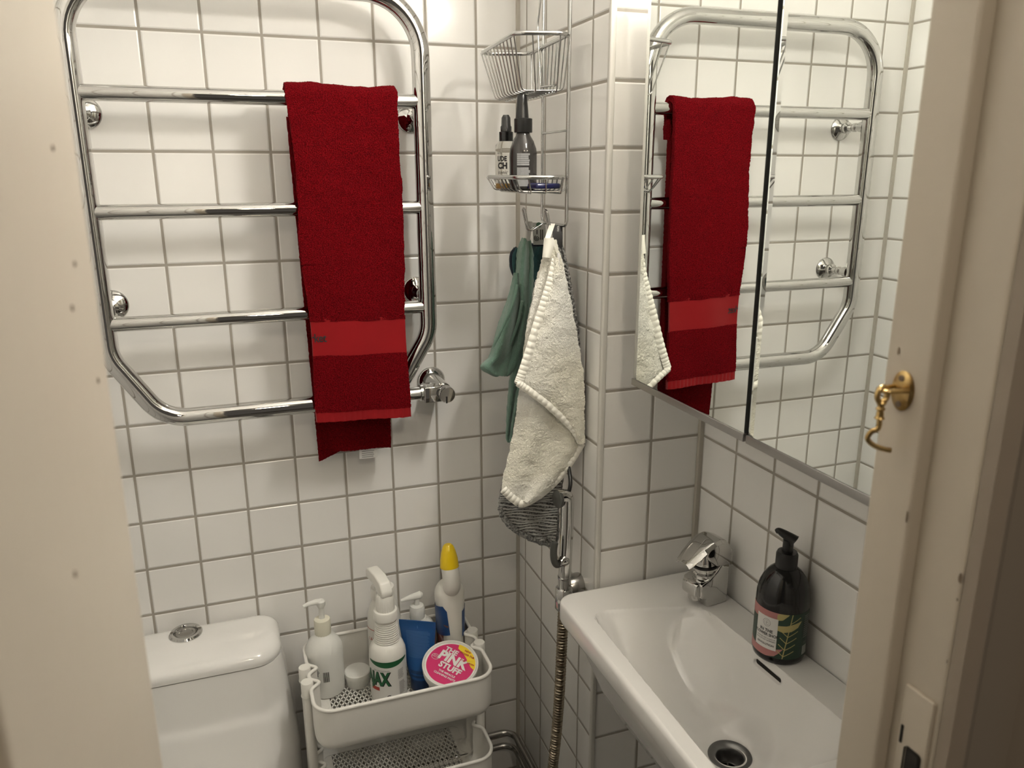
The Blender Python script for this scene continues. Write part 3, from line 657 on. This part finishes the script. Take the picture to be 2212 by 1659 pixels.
for yh, xh in ((-2.12, 7.22), (-2.92, 7.33)):
    P = fillet([(XW,yh+.05,-3.26),(xh+.08,yh+.05,-3.42),(xh-.02,yh+.05,-3.0),(xh-.02,yh-.05,-3.0),(xh+.08,yh-.05,-3.42),(XW,yh-.05,-3.26)], .06, False, 5)
    obj('hook', *tube(P, .02, 10), wire, cd_)
# bottles in it
cx, cy, zb = 6.93, -1.95, -2.66
t = thing('tonic_bottle', (cx, cy, zb), 'clear spray bottle with black print and amber remainder in the wire basket', 'bottle')
obj('bottle_body', *lathe([(.17,0),(.19,.02),(.195,.06),(.195,.68),(.185,.76),(.14,.82),(.10,.84)], (cx,cy,zb), n=40), glass, t)
obj('liquid', *lathe([(.16,.02),(.18,.04),(.18,.10),(.0,.10)], (cx,cy,zb), n=32), amber, t)
obj('collar', *lathe([(.125,.82),(.125,.98),(.11,.99)], (cx,cy,zb), n=32), black_g, t)
obj('spray_top', *join(lathe([(.10,.98),(.10,1.07),(.085,1.09),(.08,1.22),(.05,1.27)], (cx,cy,zb), n=28)), mat('smoke_cap',(.03,.03,.03),.2,Transmission_Weight=.4), t)
fn = cyl(cx, cy, .199, radians(-132), zb)
obj('lettering', *join(text('UDE', .115, lambda x, y: fn(x, .52+y), offset=.006, sx=.8), text('CH', .14, lambda x, y: fn(x+.01, .40+y), offset=.008, sx=.9), text('tonic', .09, lambda x, y: fn(x+.01, .29+y), shear=.3), rects(printed_lines(-.05,.10,.04,.12,4,8,.3), fn), text('birch', .045, lambda x, y: fn(x-.05, .62+y))), black_i, t, False)
cx, cy, zb = 6.99, -2.66, -2.66
t = thing('dark_spray_bottle', (cx, cy, zb), 'dark smoked spray bottle with grey small print in the wire basket', 'bottle')
obj('bottle_body', *lathe([(.20,0),(.225,.02),(.235,.06),(.235,.60),(.225,.68),(.18,.80),(.125,.89),(.11,.94),(.11,.98)], (cx,cy,zb), n=48), smoke, t)
obj('collar', *lathe([(.15,.94),(.155,.95),(.155,1.16),(.14,1.17)], (cx,cy,zb), n=36), black_p, t)
obj('nozzle', *lathe([(.115,1.15),(.11,1.2),(.085,1.5),(.075,1.54)], (cx-.02,cy,zb), n=28), black_p, t)
fn = cyl(cx, cy, .239, radians(-105), zb)
obj('label_print', *rects(printed_lines(-.13,.10,.40,.60,6,1,.85,.15)+printed_lines(-.13,.10,.06,.37,14,2,.9,.12), fn), grey_i, t, False)
pk = obj('foil_packet', *rough(box(6.98,7.42,-3.3,-2.35,-2.64,-2.55,.03), .02, 9), foil); tag(pk, 'flat dark blue foil packet lying in the lower wire basket', 'packet')

# ------------------------------------------------------------------ cloths on the hooks
# green microfibre cloth
t = thing('green_cloth', tuple(at(1140,490,-1.7)), 'sage green microfibre cloth hanging from the far caddy hook', 'cloth')
g1 = cloth([(515,1128,1142),(540,1117,1150),(600,1113,1151),(680,1124,1150),(760,1110,1146),(830,1101,1136),(900,1096,1120),(945,1094,1110),(955,1098,1106)], -1.62, lambda u, v: -.20*sin(u*pi)*(1-.5*v)+.06*sin(u*11+v*4)+.14*(u > .62)*min(1,(u-.62)*8), 50, 150)
obj('cloth_panel', *rough(solid(g1, .045), .012, 14), greenf, t)
g2 = cloth([(590,1112,1122),(640,1100,1126),(700,1078,1124),(745,1066,1120),(775,1057,1116),(791,1036,1112),(803,1048,1108),(812,1072,1095)], -1.68, lambda u, v: -.28*sin(min(1,u*1.25)*pi)*(.25+v)+.14*sin(u*7+v*5)*v, 40, 90)
obj('cloth_panel', *rough(solid(g2, .045), .012, 14), greenf, t)
e = [at(x, y, -1.86-.10*sin(k)) for k, (x, y) in enumerate([(1118,615),(1106,660),(1082,715),(1068,748),(1078,768),(1100,745),(1118,700),(1128,650)])]
obj('folded_edge', *tube(spline(e, 8), .03, 8), greenf, t)
lp = obj('loop_label', *solid(grid(lambda u, v: at(lerp(1136,1150,u)+10*sin(v*3)*0-6*v, lerp(478,520,v), -2.1+.35*v-.08*sin(u*pi)), 8, 12), .012), labw, t); lp['label'] = 'white loop label'
# teal cloth behind
t = thing('teal_cloth', tuple(at(1160,500,-1.4)), 'dark teal microfibre cloth hanging between the green cloth and the cream towel', 'cloth')
g = cloth([(527,1148,1184),(532,1140,1186),(560,1118,1190),(640,1122,1188),(760,1130,1184),(860,1132,1180)], -1.32, lambda u, v: .07*sin(u*8+v*3), 36, 100)
obj('cloth_panel', *rough(solid(g, .05), .012, 14), tealf, t)
g = cloth([(536,1112,1122),(550,1104,1118),(575,1103,1116),(590,1108,1116),(596,1111,1115)], -1.36, lambda u, v: -.08*sin(u*3), 10, 40)
obj('cloth_corner', *solid(g, .06), tealf, t)
obj('edging', *tube(spline([at(x,y,-1.42) for x, y in ((1116,535),(1106,545),(1103,562),(1106,582),(1111,596))], 6), .03, 8), navyf, t)
obj('edging', *tube([at(1148,529,-1.4), at(1184,529,-1.4)], .03, 8), navyf, t)
lt = obj('care_label', *solid(grid(lambda u, v: at(lerp(1150,1178,u)+lerp(0,2,v), lerp(480,528,v), -2.2+.72*v), 6, 8), .012), labw, t); lt['label'] = 'white label with a green disc and small print'
lfn = lambda x, y: at(1164+x, 504+y, -2.2+.72*(504+y-480)/48-.03)
def circ(x, y, r, n=24): return ([lfn(x+r*cos(2*pi*k/n), y+r*sin(2*pi*k/n)) for k in range(n)], [tuple(range(n))])
obj('label_disc', *circ(0,-18,6), mat('label_sage',(.10,.22,.13),.5), lt, False)
sp_ = [lfn(-4+ (1+k*.28)*cos(k*.55), 11+(1+k*.28)*sin(k*.55)) for k in range(20)]
obj('label_print', *join(tube(sp_, .006, 5), rects([(-1+4*i,1+4*i,-8,14) for i in range(1,3)]+[(-5,-3,-8,2)], lfn)), black_i, lt, False)
# grey waffle towel
t = thing('grey_towel', tuple(at(1200,520,-3.0)), 'grey waffle-knit towel hanging behind the cream towel', 'towel')
gr = [(528,1193,1211),(545,1190,1218),(600,1170,1229),(660,1150,1240),(735,1140,1252),(850,1132,1240),(1000,1100,1224),(1050,1084,1212),(1090,1078,1206),(1120,1086,1204),(1145,1108,1203),(1163,1140,1201),(1176,1178,1198)]
def gdep(u, v): return -.27*u*min(1,2*v+.2)+.05*sin(u*9+v*2)*(.4+v)+.03*sin(u*17-v*3)
nv = 300
g = cloth(gr, -2.90, lambda u, v: gdep(u, v)+.022*max(-.3, sin(v*2*pi*46+3*sin(u*5)))+.012*sin(u*2*pi*26), 110, nv)
obj('waffle_panel', *rough(solid(g, .06), .012, 20), greyf, t)
T = srow(gr, nv); rid = []
for k in range(31):
    v = .70+.0095*k
    if v > .985: break
    y, a, b = T[round(v*nv)]; dip = 14
    rid.append(tube([at(lerp(a, b, s), y + dip*(s-.5)*0 + 2*sin(s*9+k), -2.90+gdep(s, v)-.055-.01*sin(k)) for s in [j/40 for j in range(41)]], .017, 6))
obj('waffle_ridges', *rough(join(*rid), .012, 22), greyl, t); rid = []
for k in range(22):
    v = .05+.015*k; y, a, b = T[round(v*nv)]; rid.append(tube([at(lerp(lerp(a,b,.45), b, s), y-10+22*s, -2.90+gdep(lerp(.45,1,s), v)-.055) for s in [j/14 for j in range(15)]], .014, 6))
obj('waffle_ridges', *rough(join(*rid), .012, 22), greyl, t)
hb = [at(x, y, -3.05) for x, y in ((1080,1096),(1088,1118),(1108,1141),(1140,1160),(1176,1173),(1197,1174),(1201,1150),(1203,1110))]
obj('frayed_hem', *rough(tube(spline(hb, 12), .055, 10), .03, 12), greyf, t)
bl = obj('hanging_label', *solid(grid(lambda u, v: at(lerp(1194,1215,u), lerp(488,534,v), -3.02-.1*sin(v*2)), 5, 8), .012), black_i, t); bl['label'] = 'black label with tiny white print'
obj('label_print', *text('nets', 9, lambda x, y: at(1205-y, 494-x, -3.17), sx=.8), labw, bl, False)
# cream terry towel
t = thing('cream_towel', tuple(at(1190,470,-3.3)), 'cream terry hand towel gathered on the near caddy hook', 'towel')
wr = [(520,1179,1196),(560,1173,1213),(620,1155,1226),(700,1138,1240),(760,1131,1250),(830,1124,1257),(900,1114,1258),(945,1106,1257),(985,1098,1238),(1030,1088,1208),(1060,1086,1180),(1075,1100,1160),(1086,1117,1140)]
def wdep(u, v): return -.15*u-.07*sin(u*pi)+.045*sin(u*10+v*3)*(.5+.5*v)+.03*sin(u*4-v*6)
g = cloth(wr, -3.30, wdep, 110, 300)
obj('terry_panel', *rough(rough(solid(g, .10), .013, 34), .02, 6), whitet, t)
fr = [(556,1197,1205),(600,1186,1217),(650,1172,1229),(700,1156,1238),(760,1138,1249),(800,1126,1255),(826,1118,1258),(842,1136,1260),(870,1172,1260),(905,1212,1259),(935,1240,1258),(957,1254,1257)]
def fdep(u, v): return -.12*sin(u*pi)-.04*u+.012*sin(v*9+u*3)
g = cloth(fr, -3.52, fdep, 100, 220)
obj('terry_panel', *rough(rough(solid(g, .10), .013, 34), .02, 6), whitet, t)
def hem(P, wd, Y, ribs, nm='hem'):
    pts = spline([Vector((x, y, 0)) for x, y in P], 36); n = len(pts)
    def f(u, v):
        i = min(n-1, round(v*(n-1))); a, b = pts[max(0,i-1)], pts[min(n-1,i+1)]; d = (b-a).normalized(); q = pts[i]+Vector((-d.y, d.x, 0))*wd*(u-.5)
        return at(q.x, q.y, Y(v)-.006*sin(v*ribs*2*pi)-.03*sin(u*pi))
    obj(nm, *solid(grid(f, 6, n-1), .07), whitef, t)
hem([(1200,562),(1190,605),(1176,650),(1160,700),(1142,760),(1126,808),(1119,827)], 13, lambda v: -3.60, 26)
hem([(1120,828),(1140,842),(1175,868),(1212,900),(1240,930),(1255,956)], 9, lambda v: -3.62+.0*v, 18)
hem([(1088,1058),(1102,1072),(1120,1086)], 12, lambda v: -3.43, 5)
hem([(1256,958),(1238,988),(1208,1030),(1172,1064),(1138,1085),(1122,1088)], 10, lambda v: -3.50+.07*v, 20)
obj('hanging_loop', *join(solid(grid(lambda u, v: at(lerp(1187,1196,u)+lerp(3,-9,v), lerp(484,520,v), -3.0-.4*v), 4, 10), .02), solid(grid(lambda u, v: at(lerp(1190,1197,u)-lerp(3,14,v), lerp(484,518,v), -2.94-.4*v), 4, 10), .02)), whitef, t)
obj('gathered_top', *solid(cloth([(514,1178,1193),(530,1176,1196),(556,1174,1186)], -3.47, lambda u, v: -.06*sin(u*pi), 8, 16), .05), whitef, t)
obj('sewn_tag', *solid(grid(lambda u, v: at(lerp(1204,1209,u)-2*v, lerp(547,586,v), -3.68), 3, 8), .02), labw, t)

# ------------------------------------------------------------------ hand shower
t = thing('hand_shower', (7.42, -3.72, -10.1), 'slim chrome hand shower with a dark trigger held in the wall bracket', 'shower')
sx_, sy_ = 7.44, -3.72
hs = obj('handle', *join(tube(fillet([(sx_-.02,sy_,-9.95),(sx_+.02,sy_,-8.6),(sx_+.02,sy_,-7.98),(sx_-.18,sy_-.02,-7.98)], [.05,.05,.16], False, 10), [.125]*34 if False else .12, 24),
    lathe([(.125,-.02),(.13,0),(.13,.02)], (sx_-.015,sy_,-9.62), (0,0,1), 28), lathe([(.13,0),(.135,.02),(.12,.06)], (sx_-.02,sy_,-10.0), (0,0,1), 28)), chrome, t)
obj('spray_face', *lathe([(.155,0),(.16,.02),(.16,.06),(.13,.08),(.0,.08)], (sx_-.14,sy_-.02,-8.03), (-1,-.15,.05), 28), grey_p, t)
obj('trigger', *tube(spline([(sx_-.10,sy_-.04,-9.28),(sx_-.20,sy_-.06,-9.30),(sx_-.26,sy_-.07,-9.18),(sx_-.27,sy_-.07,-8.98),(sx_-.24,sy_-.06,-8.84)], 6), [.06,.07,.075]+[.065]*21+[.05], 16), grey_p, t)
obj('trigger_pivot', *lathe([(.10,-.02),(.10,.06),(.06,.14)], (sx_-.04,sy_-.06,-9.24), (-1,-.5,0), 24), chrome, t)
obj('hanging_cord', *tube(spline([(7.46,-3.72,-8.0),(7.52,-3.7,-7.8),(7.56,-3.55,-7.6),(7.56,-3.4,-7.35)], 6), .035, 10), black_p, t)
br = thing('shower_bracket', (7.75, -3.5, -10.1), 'round chrome wall bracket holding the hand shower beside the washbasin', 'bracket')
obj('wall_cup', *lathe([(.235,0),(.24,.04),(.235,.30),(.20,.34),(.0,.34)], (XC,-3.42,-10.02), (-1,-.1,0), 36), chrome2, br)
obj('holder', *join(tube([(XC-.3,-3.48,-10.04),(sx_+.02,sy_+.02,-10.04)], .13, 20), lathe([(.15,-.22),(.165,-.2),(.165,.2),(.15,.22)], (sx_-.02,sy_,-10.05), (.02,0,1), 28)), chrome, br)
hp = spline([(sx_-.02,sy_,-10.2),(sx_-.04,sy_,-10.8),(sx_-.07,sy_+.01,-12),(sx_-.10,sy_+.06,-13),(sx_-.14,sy_+.16,-14.1),(sx_-.12,sy_+.28,-15.4),(sx_+.0,sy_+.35,-16.6),(sx_+.15,sy_+.4,-17.2),(sx_+.3,sy_+.5,-16.6),(sx_+.38,sy_+.55,-15.5)], 110)
acc = 0; rad = []
for i, p in enumerate(hp):
    if i: acc += (p-hp[i-1]).length
    rad.append(.084+.024*cos(acc*2*pi/.062))
hz = obj('shower_hose', *tube(hp, rad, 16), hose_m); tag(hz, 'ribbed metal shower hose hanging down from the wall bracket', 'hose')
ws = obj('scraper_handle', *tube(fillet([(7.30,-3.46,-13.75),(7.31,-3.44,-15.0),(7.33,-3.40,-17.4)], .2), .035, 10), white_p); tag(ws, 'thin white plastic handle standing behind the shower hose', 'handle')
# heating pipes
for z, lab in ((-15.64, 'upper chrome pipe running round the corner behind the trolley'), (-16.02, 'lower chrome pipe running round the corner behind the trolley')):
    q = obj('heating_pipe', *tube(fillet([(-1.6,-.28,z),(7.62,-.28,z),(7.62,-3.9,z)], .32, False, 12), .075, 18), chrome2)
    tag(q, lab, 'pipe', 'pipes along the wall')
# ------------------------------------------------------------------ mirror cabinet
mc = thing('mirror_cabinet', (9.0, -8.0, -5.62), 'two-door mirror cabinet on the right wall above the washbasin', 'cabinet')
XM = 8.0
obj('cabinet_body', *box(XM+.20, XR-.0, -10.9, -5.12, -5.55, .55, .03), white_s, mc)
for y0, y1, rt_ in ((-7.90, -4.95, 0), (-10.95, -7.955, 1)):
    dr = obj('door', *box(XM+.06, XM+.18, y0, y1, -5.60, .52, .01), white_s, mc); dr['label'] = ('left', 'right')[rt_]+' mirrored door'
    V, F = prism([(XM+.048,0),(XM+.027,0),(XM,1),(XM,2),(XM+.048,2)], -5.545, .5)
    yy = (y1, y1-.135, y0)
    V = [Vector((v.x, yy[round(v.z)], v.y)) for v in V]
    obj('mirror', V, F, mirror_m, dr, smooth=False)
    obj('rail', *box(XM-.012, XM+.10, y0, y1, -5.66, -5.55, .01), alu, dr)
obj('gap_shade_strip', *box(XM+.05, XM+.08, -7.96, -7.89, -5.6, .5), black_p, mc)  # black strip stands in for the shade in the gap between the doors
# ------------------------------------------------------------------ washbasin
SZ = lambda y: -9.68+.05*(-4.1-y)
wb = thing('washbasin', (8.5, -7.2, -11.3), 'white rectangular porcelain washbasin fixed to the right wall', 'washbasin')
YL, YR_ = -4.16, -10.05; XB = XR-.01
def wout():
    rr = .34; P = []
    def arc(cx, cy, a0, q):
        for k in range(17): a = a0+pi/2*k/16; P.append((cx+q*cos(a), cy+q*sin(a)))
    arc(XB-.06, YL-.06, 0, .06); arc(7.03+rr, YL-rr, pi/2, rr); arc(6.90+rr, YR_+rr, pi, rr); arc(XB-.06, YR_+.06, 3*pi/2, .06)
    n = len(P); Q = []
    for i in range(n):
        a, b = Vector(P[i]), Vector(P[(i+1) % n]); m = max(1, int((b-a).length/.10))
        for k in range(m): Q.append(a+(b-a)*k/m)
    return Q
WO_ = wout()
IN = [(7.37,-4.93),(9.28,-5.50),(9.24,-9.35),(7.15,-9.35)]           # basin mouth: left-front, left-back, right-back, right-front
def edge_d(p, a, b):
    d = (Vector(b)-Vector(a)).normalized(); q = Vector(p)-Vector(a); return -(d.x*q.y-d.y*q.x)
def depth(x, y):
    dl = edge_d((x,y), IN[0], IN[1]); db = edge_d((x,y), IN[1], IN[2]); dr_ = edge_d((x,y), IN[2], IN[3]); df = edge_d((x,y), IN[3], IN[0])
    def r2(d, wd, soft, crisp):            # 0 outside, 1 at full depth
        d = d+soft
        if d <= 0: return 0
        t = min(1, d/wd)
        s = 1-(1-t)**2.2
        k = min(1, d/(2*soft)) if soft > 0 else 1
        return s*(1-(1-k)**2*.5) if crisp else s*k*(2-k)
    # round the mouth's corners
    c = 1
    for a, b in ((df, dl), (db, dl), (db, dr_), (df, dr_)):
        if a < .22 and b < .22: c = min(c, max(0, 1-sqrt((.22-a)**2+(.22-b)**2)/.22)*3)
    v = r2(df, .42, .012, 1)*r2(dl, 1.75, .03, 0)*r2(db, .95, .02, 0)*r2(dr_, 1.4, .04, 0)*min(1, c)
    return v
DR = Vector((8.33, -7.73))
def hz_(x, y):
    h = -1.06*depth(x, y); q = (Vector((x,y))-DR).length
    hd_ = -1.10
    s = min(1, max(0, (.62-q)/.28)); s = s*s*(3-2*s); return SZ(y)+lerp(h, hd_, s) if h < -.02 else SZ(y)
ctr = Vector((8.25,-7.5))
loops = []
for ins, dz in ((1.35,-1.75),(1.1,-1.68),(.75,-1.3),(.45,-.75),(.22,-.46),(.10,-.42),(.04,-.39),(.0,-.33),(.0,-.08),(.012,-.04),(.035,-.012),(.065,0)):
    loops.append([(lerp(p.x, ctr.x, ins/1.6*.75) if ins > .3 else p.x+(ctr.x-p.x)/max(.01,(ctr-p).length)*ins, lerp(p.y, ctr.y, ins/1.6*.6) if ins > .3 else p.y+(ctr.y-p.y)/max(.01,(ctr-p).length)*ins, SZ(p.y)+dz) for p in WO_])
base = loops[-1]; NR = 150
for k in range(1, NR):
    s = 1-k/NR; loops.append([((ctr.x+(x-ctr.x)*s), (ctr.y+(y-ctr.y)*s), 0) for x, y, z in base])
for L in range(12, len(loops)): loops[L] = [(x, y, hz_(x, y)) for x, y, z in loops[L]]
V, F = loft(loops, False); F.append(tuple(range(len(WO_)-1,-1,-1))); n0 = (len(loops)-1)*len(WO_); V.append(Vector((ctr.x, ctr.y, hz_(ctr.x, ctr.y))))
F += [(n0+i, n0+(i+1) % len(WO_), len(V)-1) for i in range(len(WO_))]
basin = obj('basin', V, F, porc, wb, ang=60)
def cut(ob, cutters):
    tmp = []
    for vf in cutters:
        c = obj('cutter', *vf, porc); bpy.context.view_layer.update()
        md = ob.modifiers.new('b', 'BOOLEAN'); md.object = c; md.operation = 'DIFFERENCE'; md.solver = 'EXACT'; tmp.append(c)
    bpy.context.view_layer.update()
    me = bpy.data.meshes.new_from_object(ob.evaluated_get(bpy.context.evaluated_depsgraph_get()))
    ob.modifiers.clear(); ob.data = me
    for c in tmp: bpy.data.objects.remove(c)
slot = [(-7.02-.27*1+0, 0)]
P = []
for k in range(24):
    a = 2*pi*k/24; P.append((cos(a)*.045+(.27 if cos(a) > 0 else -.27), sin(a)*.045))
sv = [Vector((x, -7.30+p, SZ(-7.3)-.155-.05*p+q)) for x in (8.95, 9.7) for p, q in P]
sf_ = [(k,(k+1)%24,24+(k+1)%24,24+k) for k in range(24)]+[tuple(range(23,-1,-1)), tuple(range(24,48))]
zd = SZ(DR.y)-1.10
cut(basin, [(sv, sf_), lathe([(.22,-.5),(.22,.4)], (DR.x, DR.y, zd), n=40)])
obj('overflow_shade_plug', [Vector((x, -7.30+p*.985, SZ(-7.3)-.155-.05*p+q*.97)) for x in (9.25, 9.69) for p, q in P], sf_, dark, wb)  # dark plug colours in the shade of the hollow overflow slot
dn = (.0,.05,1)
dg = obj('drain_flange', *lathe([(.31,-.02),(.318,.0),(.31,.018),(.27,.022),(.205,-.02),(.195,-.035),(.18,-.16),(.17,-.34),(.0,-.34)], (DR.x,DR.y,zd+.005), n=56, caps=False), steel, wb)
obj('drain_well_shade', *lathe([(.172,-.33),(.0,-.33)], (DR.x,DR.y,zd+.01), n=40, caps=False), dark, dg)  # dark disc painted as the shade down the drain
st = [lathe([(.055,-.27),(.055,-.245),(.03,-.245),(.03,-.27)], (DR.x,DR.y,zd), n=24, caps=False)]
for k in range(4):
    a = pi/4+.3+k*pi/2; st.append(tube([(DR.x+.05*cos(a),DR.y+.05*sin(a),zd-.257),(DR.x+.175*cos(a),DR.y+.175*sin(a),zd-.257)], .02, 8))
st.append(lathe([(.172,-.28),(.172,-.24),(.14,-.24),(.14,-.28)], (DR.x,DR.y,zd), n=40, caps=False))
obj('strainer', *join(*st), chrome2, dg)
# tap
fx, fy = 9.47, -5.28; fz = SZ(fy)
t = thing('basin_tap', (fx, fy, fz), 'compact chrome single-lever tap in the back corner of the washbasin', 'tap')
FM = Matrix.Translation((fx, fy, fz)) @ Matrix.Rotation(math.atan2(-.14,-.99), 4, 'Z')
bd = prism([(-.25,0),(.20,0),(.21,.16),(.34,.20),(.36,.46),(.18,.52),(.02,.66),(-.10,.82),(-.25,.84)], -.24, .24, .035, 3)
tb_ = obj('tap_body', *xf(bd, FM), chrome, t, ang=30)
obj('cartridge', *xf(lathe([(.23,.40),(.235,.60),(.20,.62),(.20,.66),(.235,.68),(.24,.72),(.20,.76)], (.0,0,0), (.12,0,1), 36), FM), chrome, t)
obj('gasket', *xf(lathe([(.242,.715),(.245,.735),(.242,.755)], (.0,0,0), (.12,0,1), 36), FM), black_p, t)
obj('aerator', *xf(join(prism([(.14,.18),(.40,.19),(.43,.24),(.43,.43),(.38,.47),(.14,.50)], -.185, .185, .04, 3), lathe([(.12,.10),(.13,.12),(.13,.24)], (.27,0,0), (0,0,1), 28)), FM), chrome, t)
lv = []
prof2 = [(-.27,.76,.24),(-.28,.92,.25),(-.25,1.07,.25),(-.17,1.16,.25),(-.04,1.21,.25),(.10,1.19,.25),(.26,1.10,.24),(.42,.98,.22),(.54,.885,.19),(.585,.845,.16)]
def lever(u, v):
    s = v*(len(prof2)-1); i = min(len(prof2)-2, int(s)); q = s-i; x, z, w_ = [lerp(prof2[i][k], prof2[i+1][k], q) for k in range(3)]
    a = (u-.5)*2; return (x, w_*a, z-.05*abs(a)**4)
top = xf(solid(grid(lever, 24, 36), .03), FM)
side = []
for sg in (-1, 1):
    pl = [(-.265,.74),(-.27,.95),(-.24,1.07),(-.16,1.14),(-.04,1.17),(.10,1.15),(.24,1.07),(.30,.98),(.10,.80),(.05,.76)]
    side.append(xf(prism(pl, sg*.235-.015, sg*.235+.015, .008, 1), FM))
core = xf(lathe([(.215,.76),(.20,.86),(.13,.98),(.0,1.02)], (0,0,0), (.12,0,1), 36), FM)
lvo = obj('lever', *join(top, *side), chrome, t, ang=50)
obj('lever_core', *core, chrome, lvo)
obj('temperature_dot', *xf(lathe([(.055,0),(.05,.015),(.0,.02)], (.19,0,.84), (1,0,.5), 20), FM), mat('dark_blue_dot',(.005,.006,.02),.15), lvo)
# soap bottle
cx, cy = 9.53, -7.12; zb = SZ(cy)
t = thing('hand_soap_bottle', (cx, cy, zb), 'black pump bottle with a floral label standing on the washbasin ledge', 'bottle')
obj('bottle_body', *lathe([(.34,0),(.375,.03),(.39,.09),(.39,.95),(.385,1.05),(.36,1.18),(.31,1.30),(.24,1.40),(.17,1.46),(.15,1.47)], (cx,cy,zb), n=64), black_g, t)
obj('collar', *lathe([(.15,1.44),(.158,1.46),(.158,1.67),(.14,1.71),(.08,1.715)], (cx,cy,zb), n=48, rib=lambda i, z: .01*(i % 2)), black_p, t)
ph = obj('pump_head', *join(lathe([(.078,1.70),(.078,1.90)], (cx,cy,zb), n=28), xf(tube(spline([(.08,0,-.02),(.02,0,.02),(-.08,0,.07),(-.15,0,.10),(-.185,0,.08)], 6), [lerp(.10,.035,(i/24)**.8) for i in range(25)], 18), Matrix.Translation((cx,cy,zb+1.91)) @ Matrix.Rotation(radians(-45), 4, 'Z') @ Matrix.Scale(1.0, 4))), black_p, t)
th = radians(-141); g0 = lambda h: cyl(cx, cy, .39+h, th, zb)
lab = obj('label_sheet', *grid(lambda u, v: g0(.0015)(lerp(-.55,.72,u), lerp(.13,.88,v)), 48, 4), soapg, t)
g = g0(.003)
obj('label_rose', *poly_patch([(-.55,.70),(-.55,.88),(.12,.88),(.10,.80),(.04,.77),(.04,.72)], g), soapp, lab)
obj('label_rose', *poly_patch([(-.55,.13),(-.1,.13),(.02,.16),(.08,.22),(.14,.30),(.04,.28),(-.1,.25),(-.3,.24),(-.55,.30)], g), soapp, lab)
g = g0(.0045)
obj('label_leaves', *join(poly_patch([(.04,.60),(.12,.58),(.24,.60),(.34,.66),(.40,.76),(.30,.73),(.16,.69),(.04,.68)], g), poly_patch([(.02,.76),(.10,.78),(.18,.86),(.19,.88),(.06,.88),(.02,.86)], g)), soapy, lab)
veins = [(.20,.13,.24,.88)]
vs_ = []
def stroke(x0, y0, x1, y1, w_=.006):
    d = Vector((x1-x0, y1-y0)).normalized(); n = Vector((-d.y, d.x))*w_; P = [(x0+n.x,y0+n.y),(x0-n.x,y0-n.y),(x1-n.x,y1-n.y),(x1+n.x,y1+n.y)]
    return poly_patch(P, g0(.0055))
vs_.append(stroke(.14,.14,.24,.88,.007))
for k in range(6):
    y = .18+.11*k; x = .145+.10*(y-.14)/.74; vs_.append(stroke(x, y, x+.15, y+.09)); vs_.append(stroke(x, y, x-.10, y+.09)) if k < 4 else None
obj('label_veins', *join(*[v for v in vs_ if v]), soapy, lab)
wl = obj('label_white', *poly_patch([(-.31,.25),(.04,.25),(.04,.78),(-.31,.78)], g0(.007)), labw, lab)
g = g0(.0085)
obj('lettering', *join(text('IN THE', .068, lambda x, y: g(x-.13, .55+y), offset=.002), text('FLOWER SHOP', .062, lambda x, y: g(x-.13, .485+y), offset=.002, sx=.92), text('handwash with a scent of', .033, lambda x, y: g(x-.135, .425+y), sx=.9), text('peony & fresh cut flowers', .033, lambda x, y: g(x-.135, .39+y), sx=.9), text('REVOLUTION', .045, lambda x, y: g(x-.13, .32+y), offset=.001)), black_i, wl, False)
rg = ([Vector(g(-.13+q*cos(2*pi*k/32), .68+q*sin(2*pi*k/32))) for q in (.062,.056) for k in range(32)], [(k,(k+1)%32,32+(k+1)%32,32+k) for k in range(32)])
rg2 = ([Vector(g(-.13+q*cos(2*pi*k/32), .68+q*sin(2*pi*k/32))) for q in (.04,.036) for k in range(32)], rg[1])
obj('round_emblem', *join(rg, rg2, rects([(-.15,-.11,.677,.683),(-.133,-.127,.65,.71)], g)), grey_i, wl, False)
obj('small_print', *join(rects(printed_lines(.46,.60,.45,.84,11,12,.45), g), text('500 ml', .05, lambda x, y: g(x+.55, .37+y))), grey_i, lab, False)
obj('barcode', *rects([(.47+.014*i, .477+.014*i, .17, .32) for i in range(9)], g), labw, lab, False)
# ------------------------------------------------------------------ brass cabin hook on the right door lining
t = thing('cabin_hook', (JR, -11.56, -3.9), 'aged brass cabin hook hanging from an oval plate on the door frame', 'hook')
py, pz = -11.575, -3.89
obj('plate', *lathe([(.115,0),(.118,.015),(.10,.03),(.0,.034)], (JR,py,pz), (-1,0,0), 40, sx=.82, sy=1.25), brass, t)
obj('screw', *join(*[lathe([(.024,.02),(.022,.04),(.0,.043)], (JR,py,pz+s), (-1,0,0), 16) for s in (.095,-.095)]), chip, t)
obj('staple', *tube(fillet([(JR,py-.07,pz+.02),(JR-.20,py-.05,pz+.02),(JR-.20,py+.05,pz+.02),(JR,py+.07,pz+.02)], .04), .016, 12), brass, t)
hk = obj('hook_arm', *join(tube(spline([(JR-.19+.045*cos(a), py, pz-.01+.055*sin(a)) for a in [2*pi*k/16 for k in range(16)]], 2, True), .020, 12, True),
    lathe([(.024,.0),(.036,-.02),(.024,-.04),(.022,-.05),(.034,-.065),(.022,-.08),(.026,-.10),(.026,-.12),(.036,-.135),(.018,-.15)], (JR-.19,py,pz-.05), n=20),
    tube(spline([(JR-.19,py,pz-.18),(JR-.19,py,pz-.26),(JR-.23,py+.02,pz-.29),(JR-.245,py+.03,pz-.34),(JR-.20,py+.02,pz-.39),(JR-.13,py-.01,pz-.42),(JR-.08,py-.03,pz-.43)], 5), .019, 12)), brass, t)
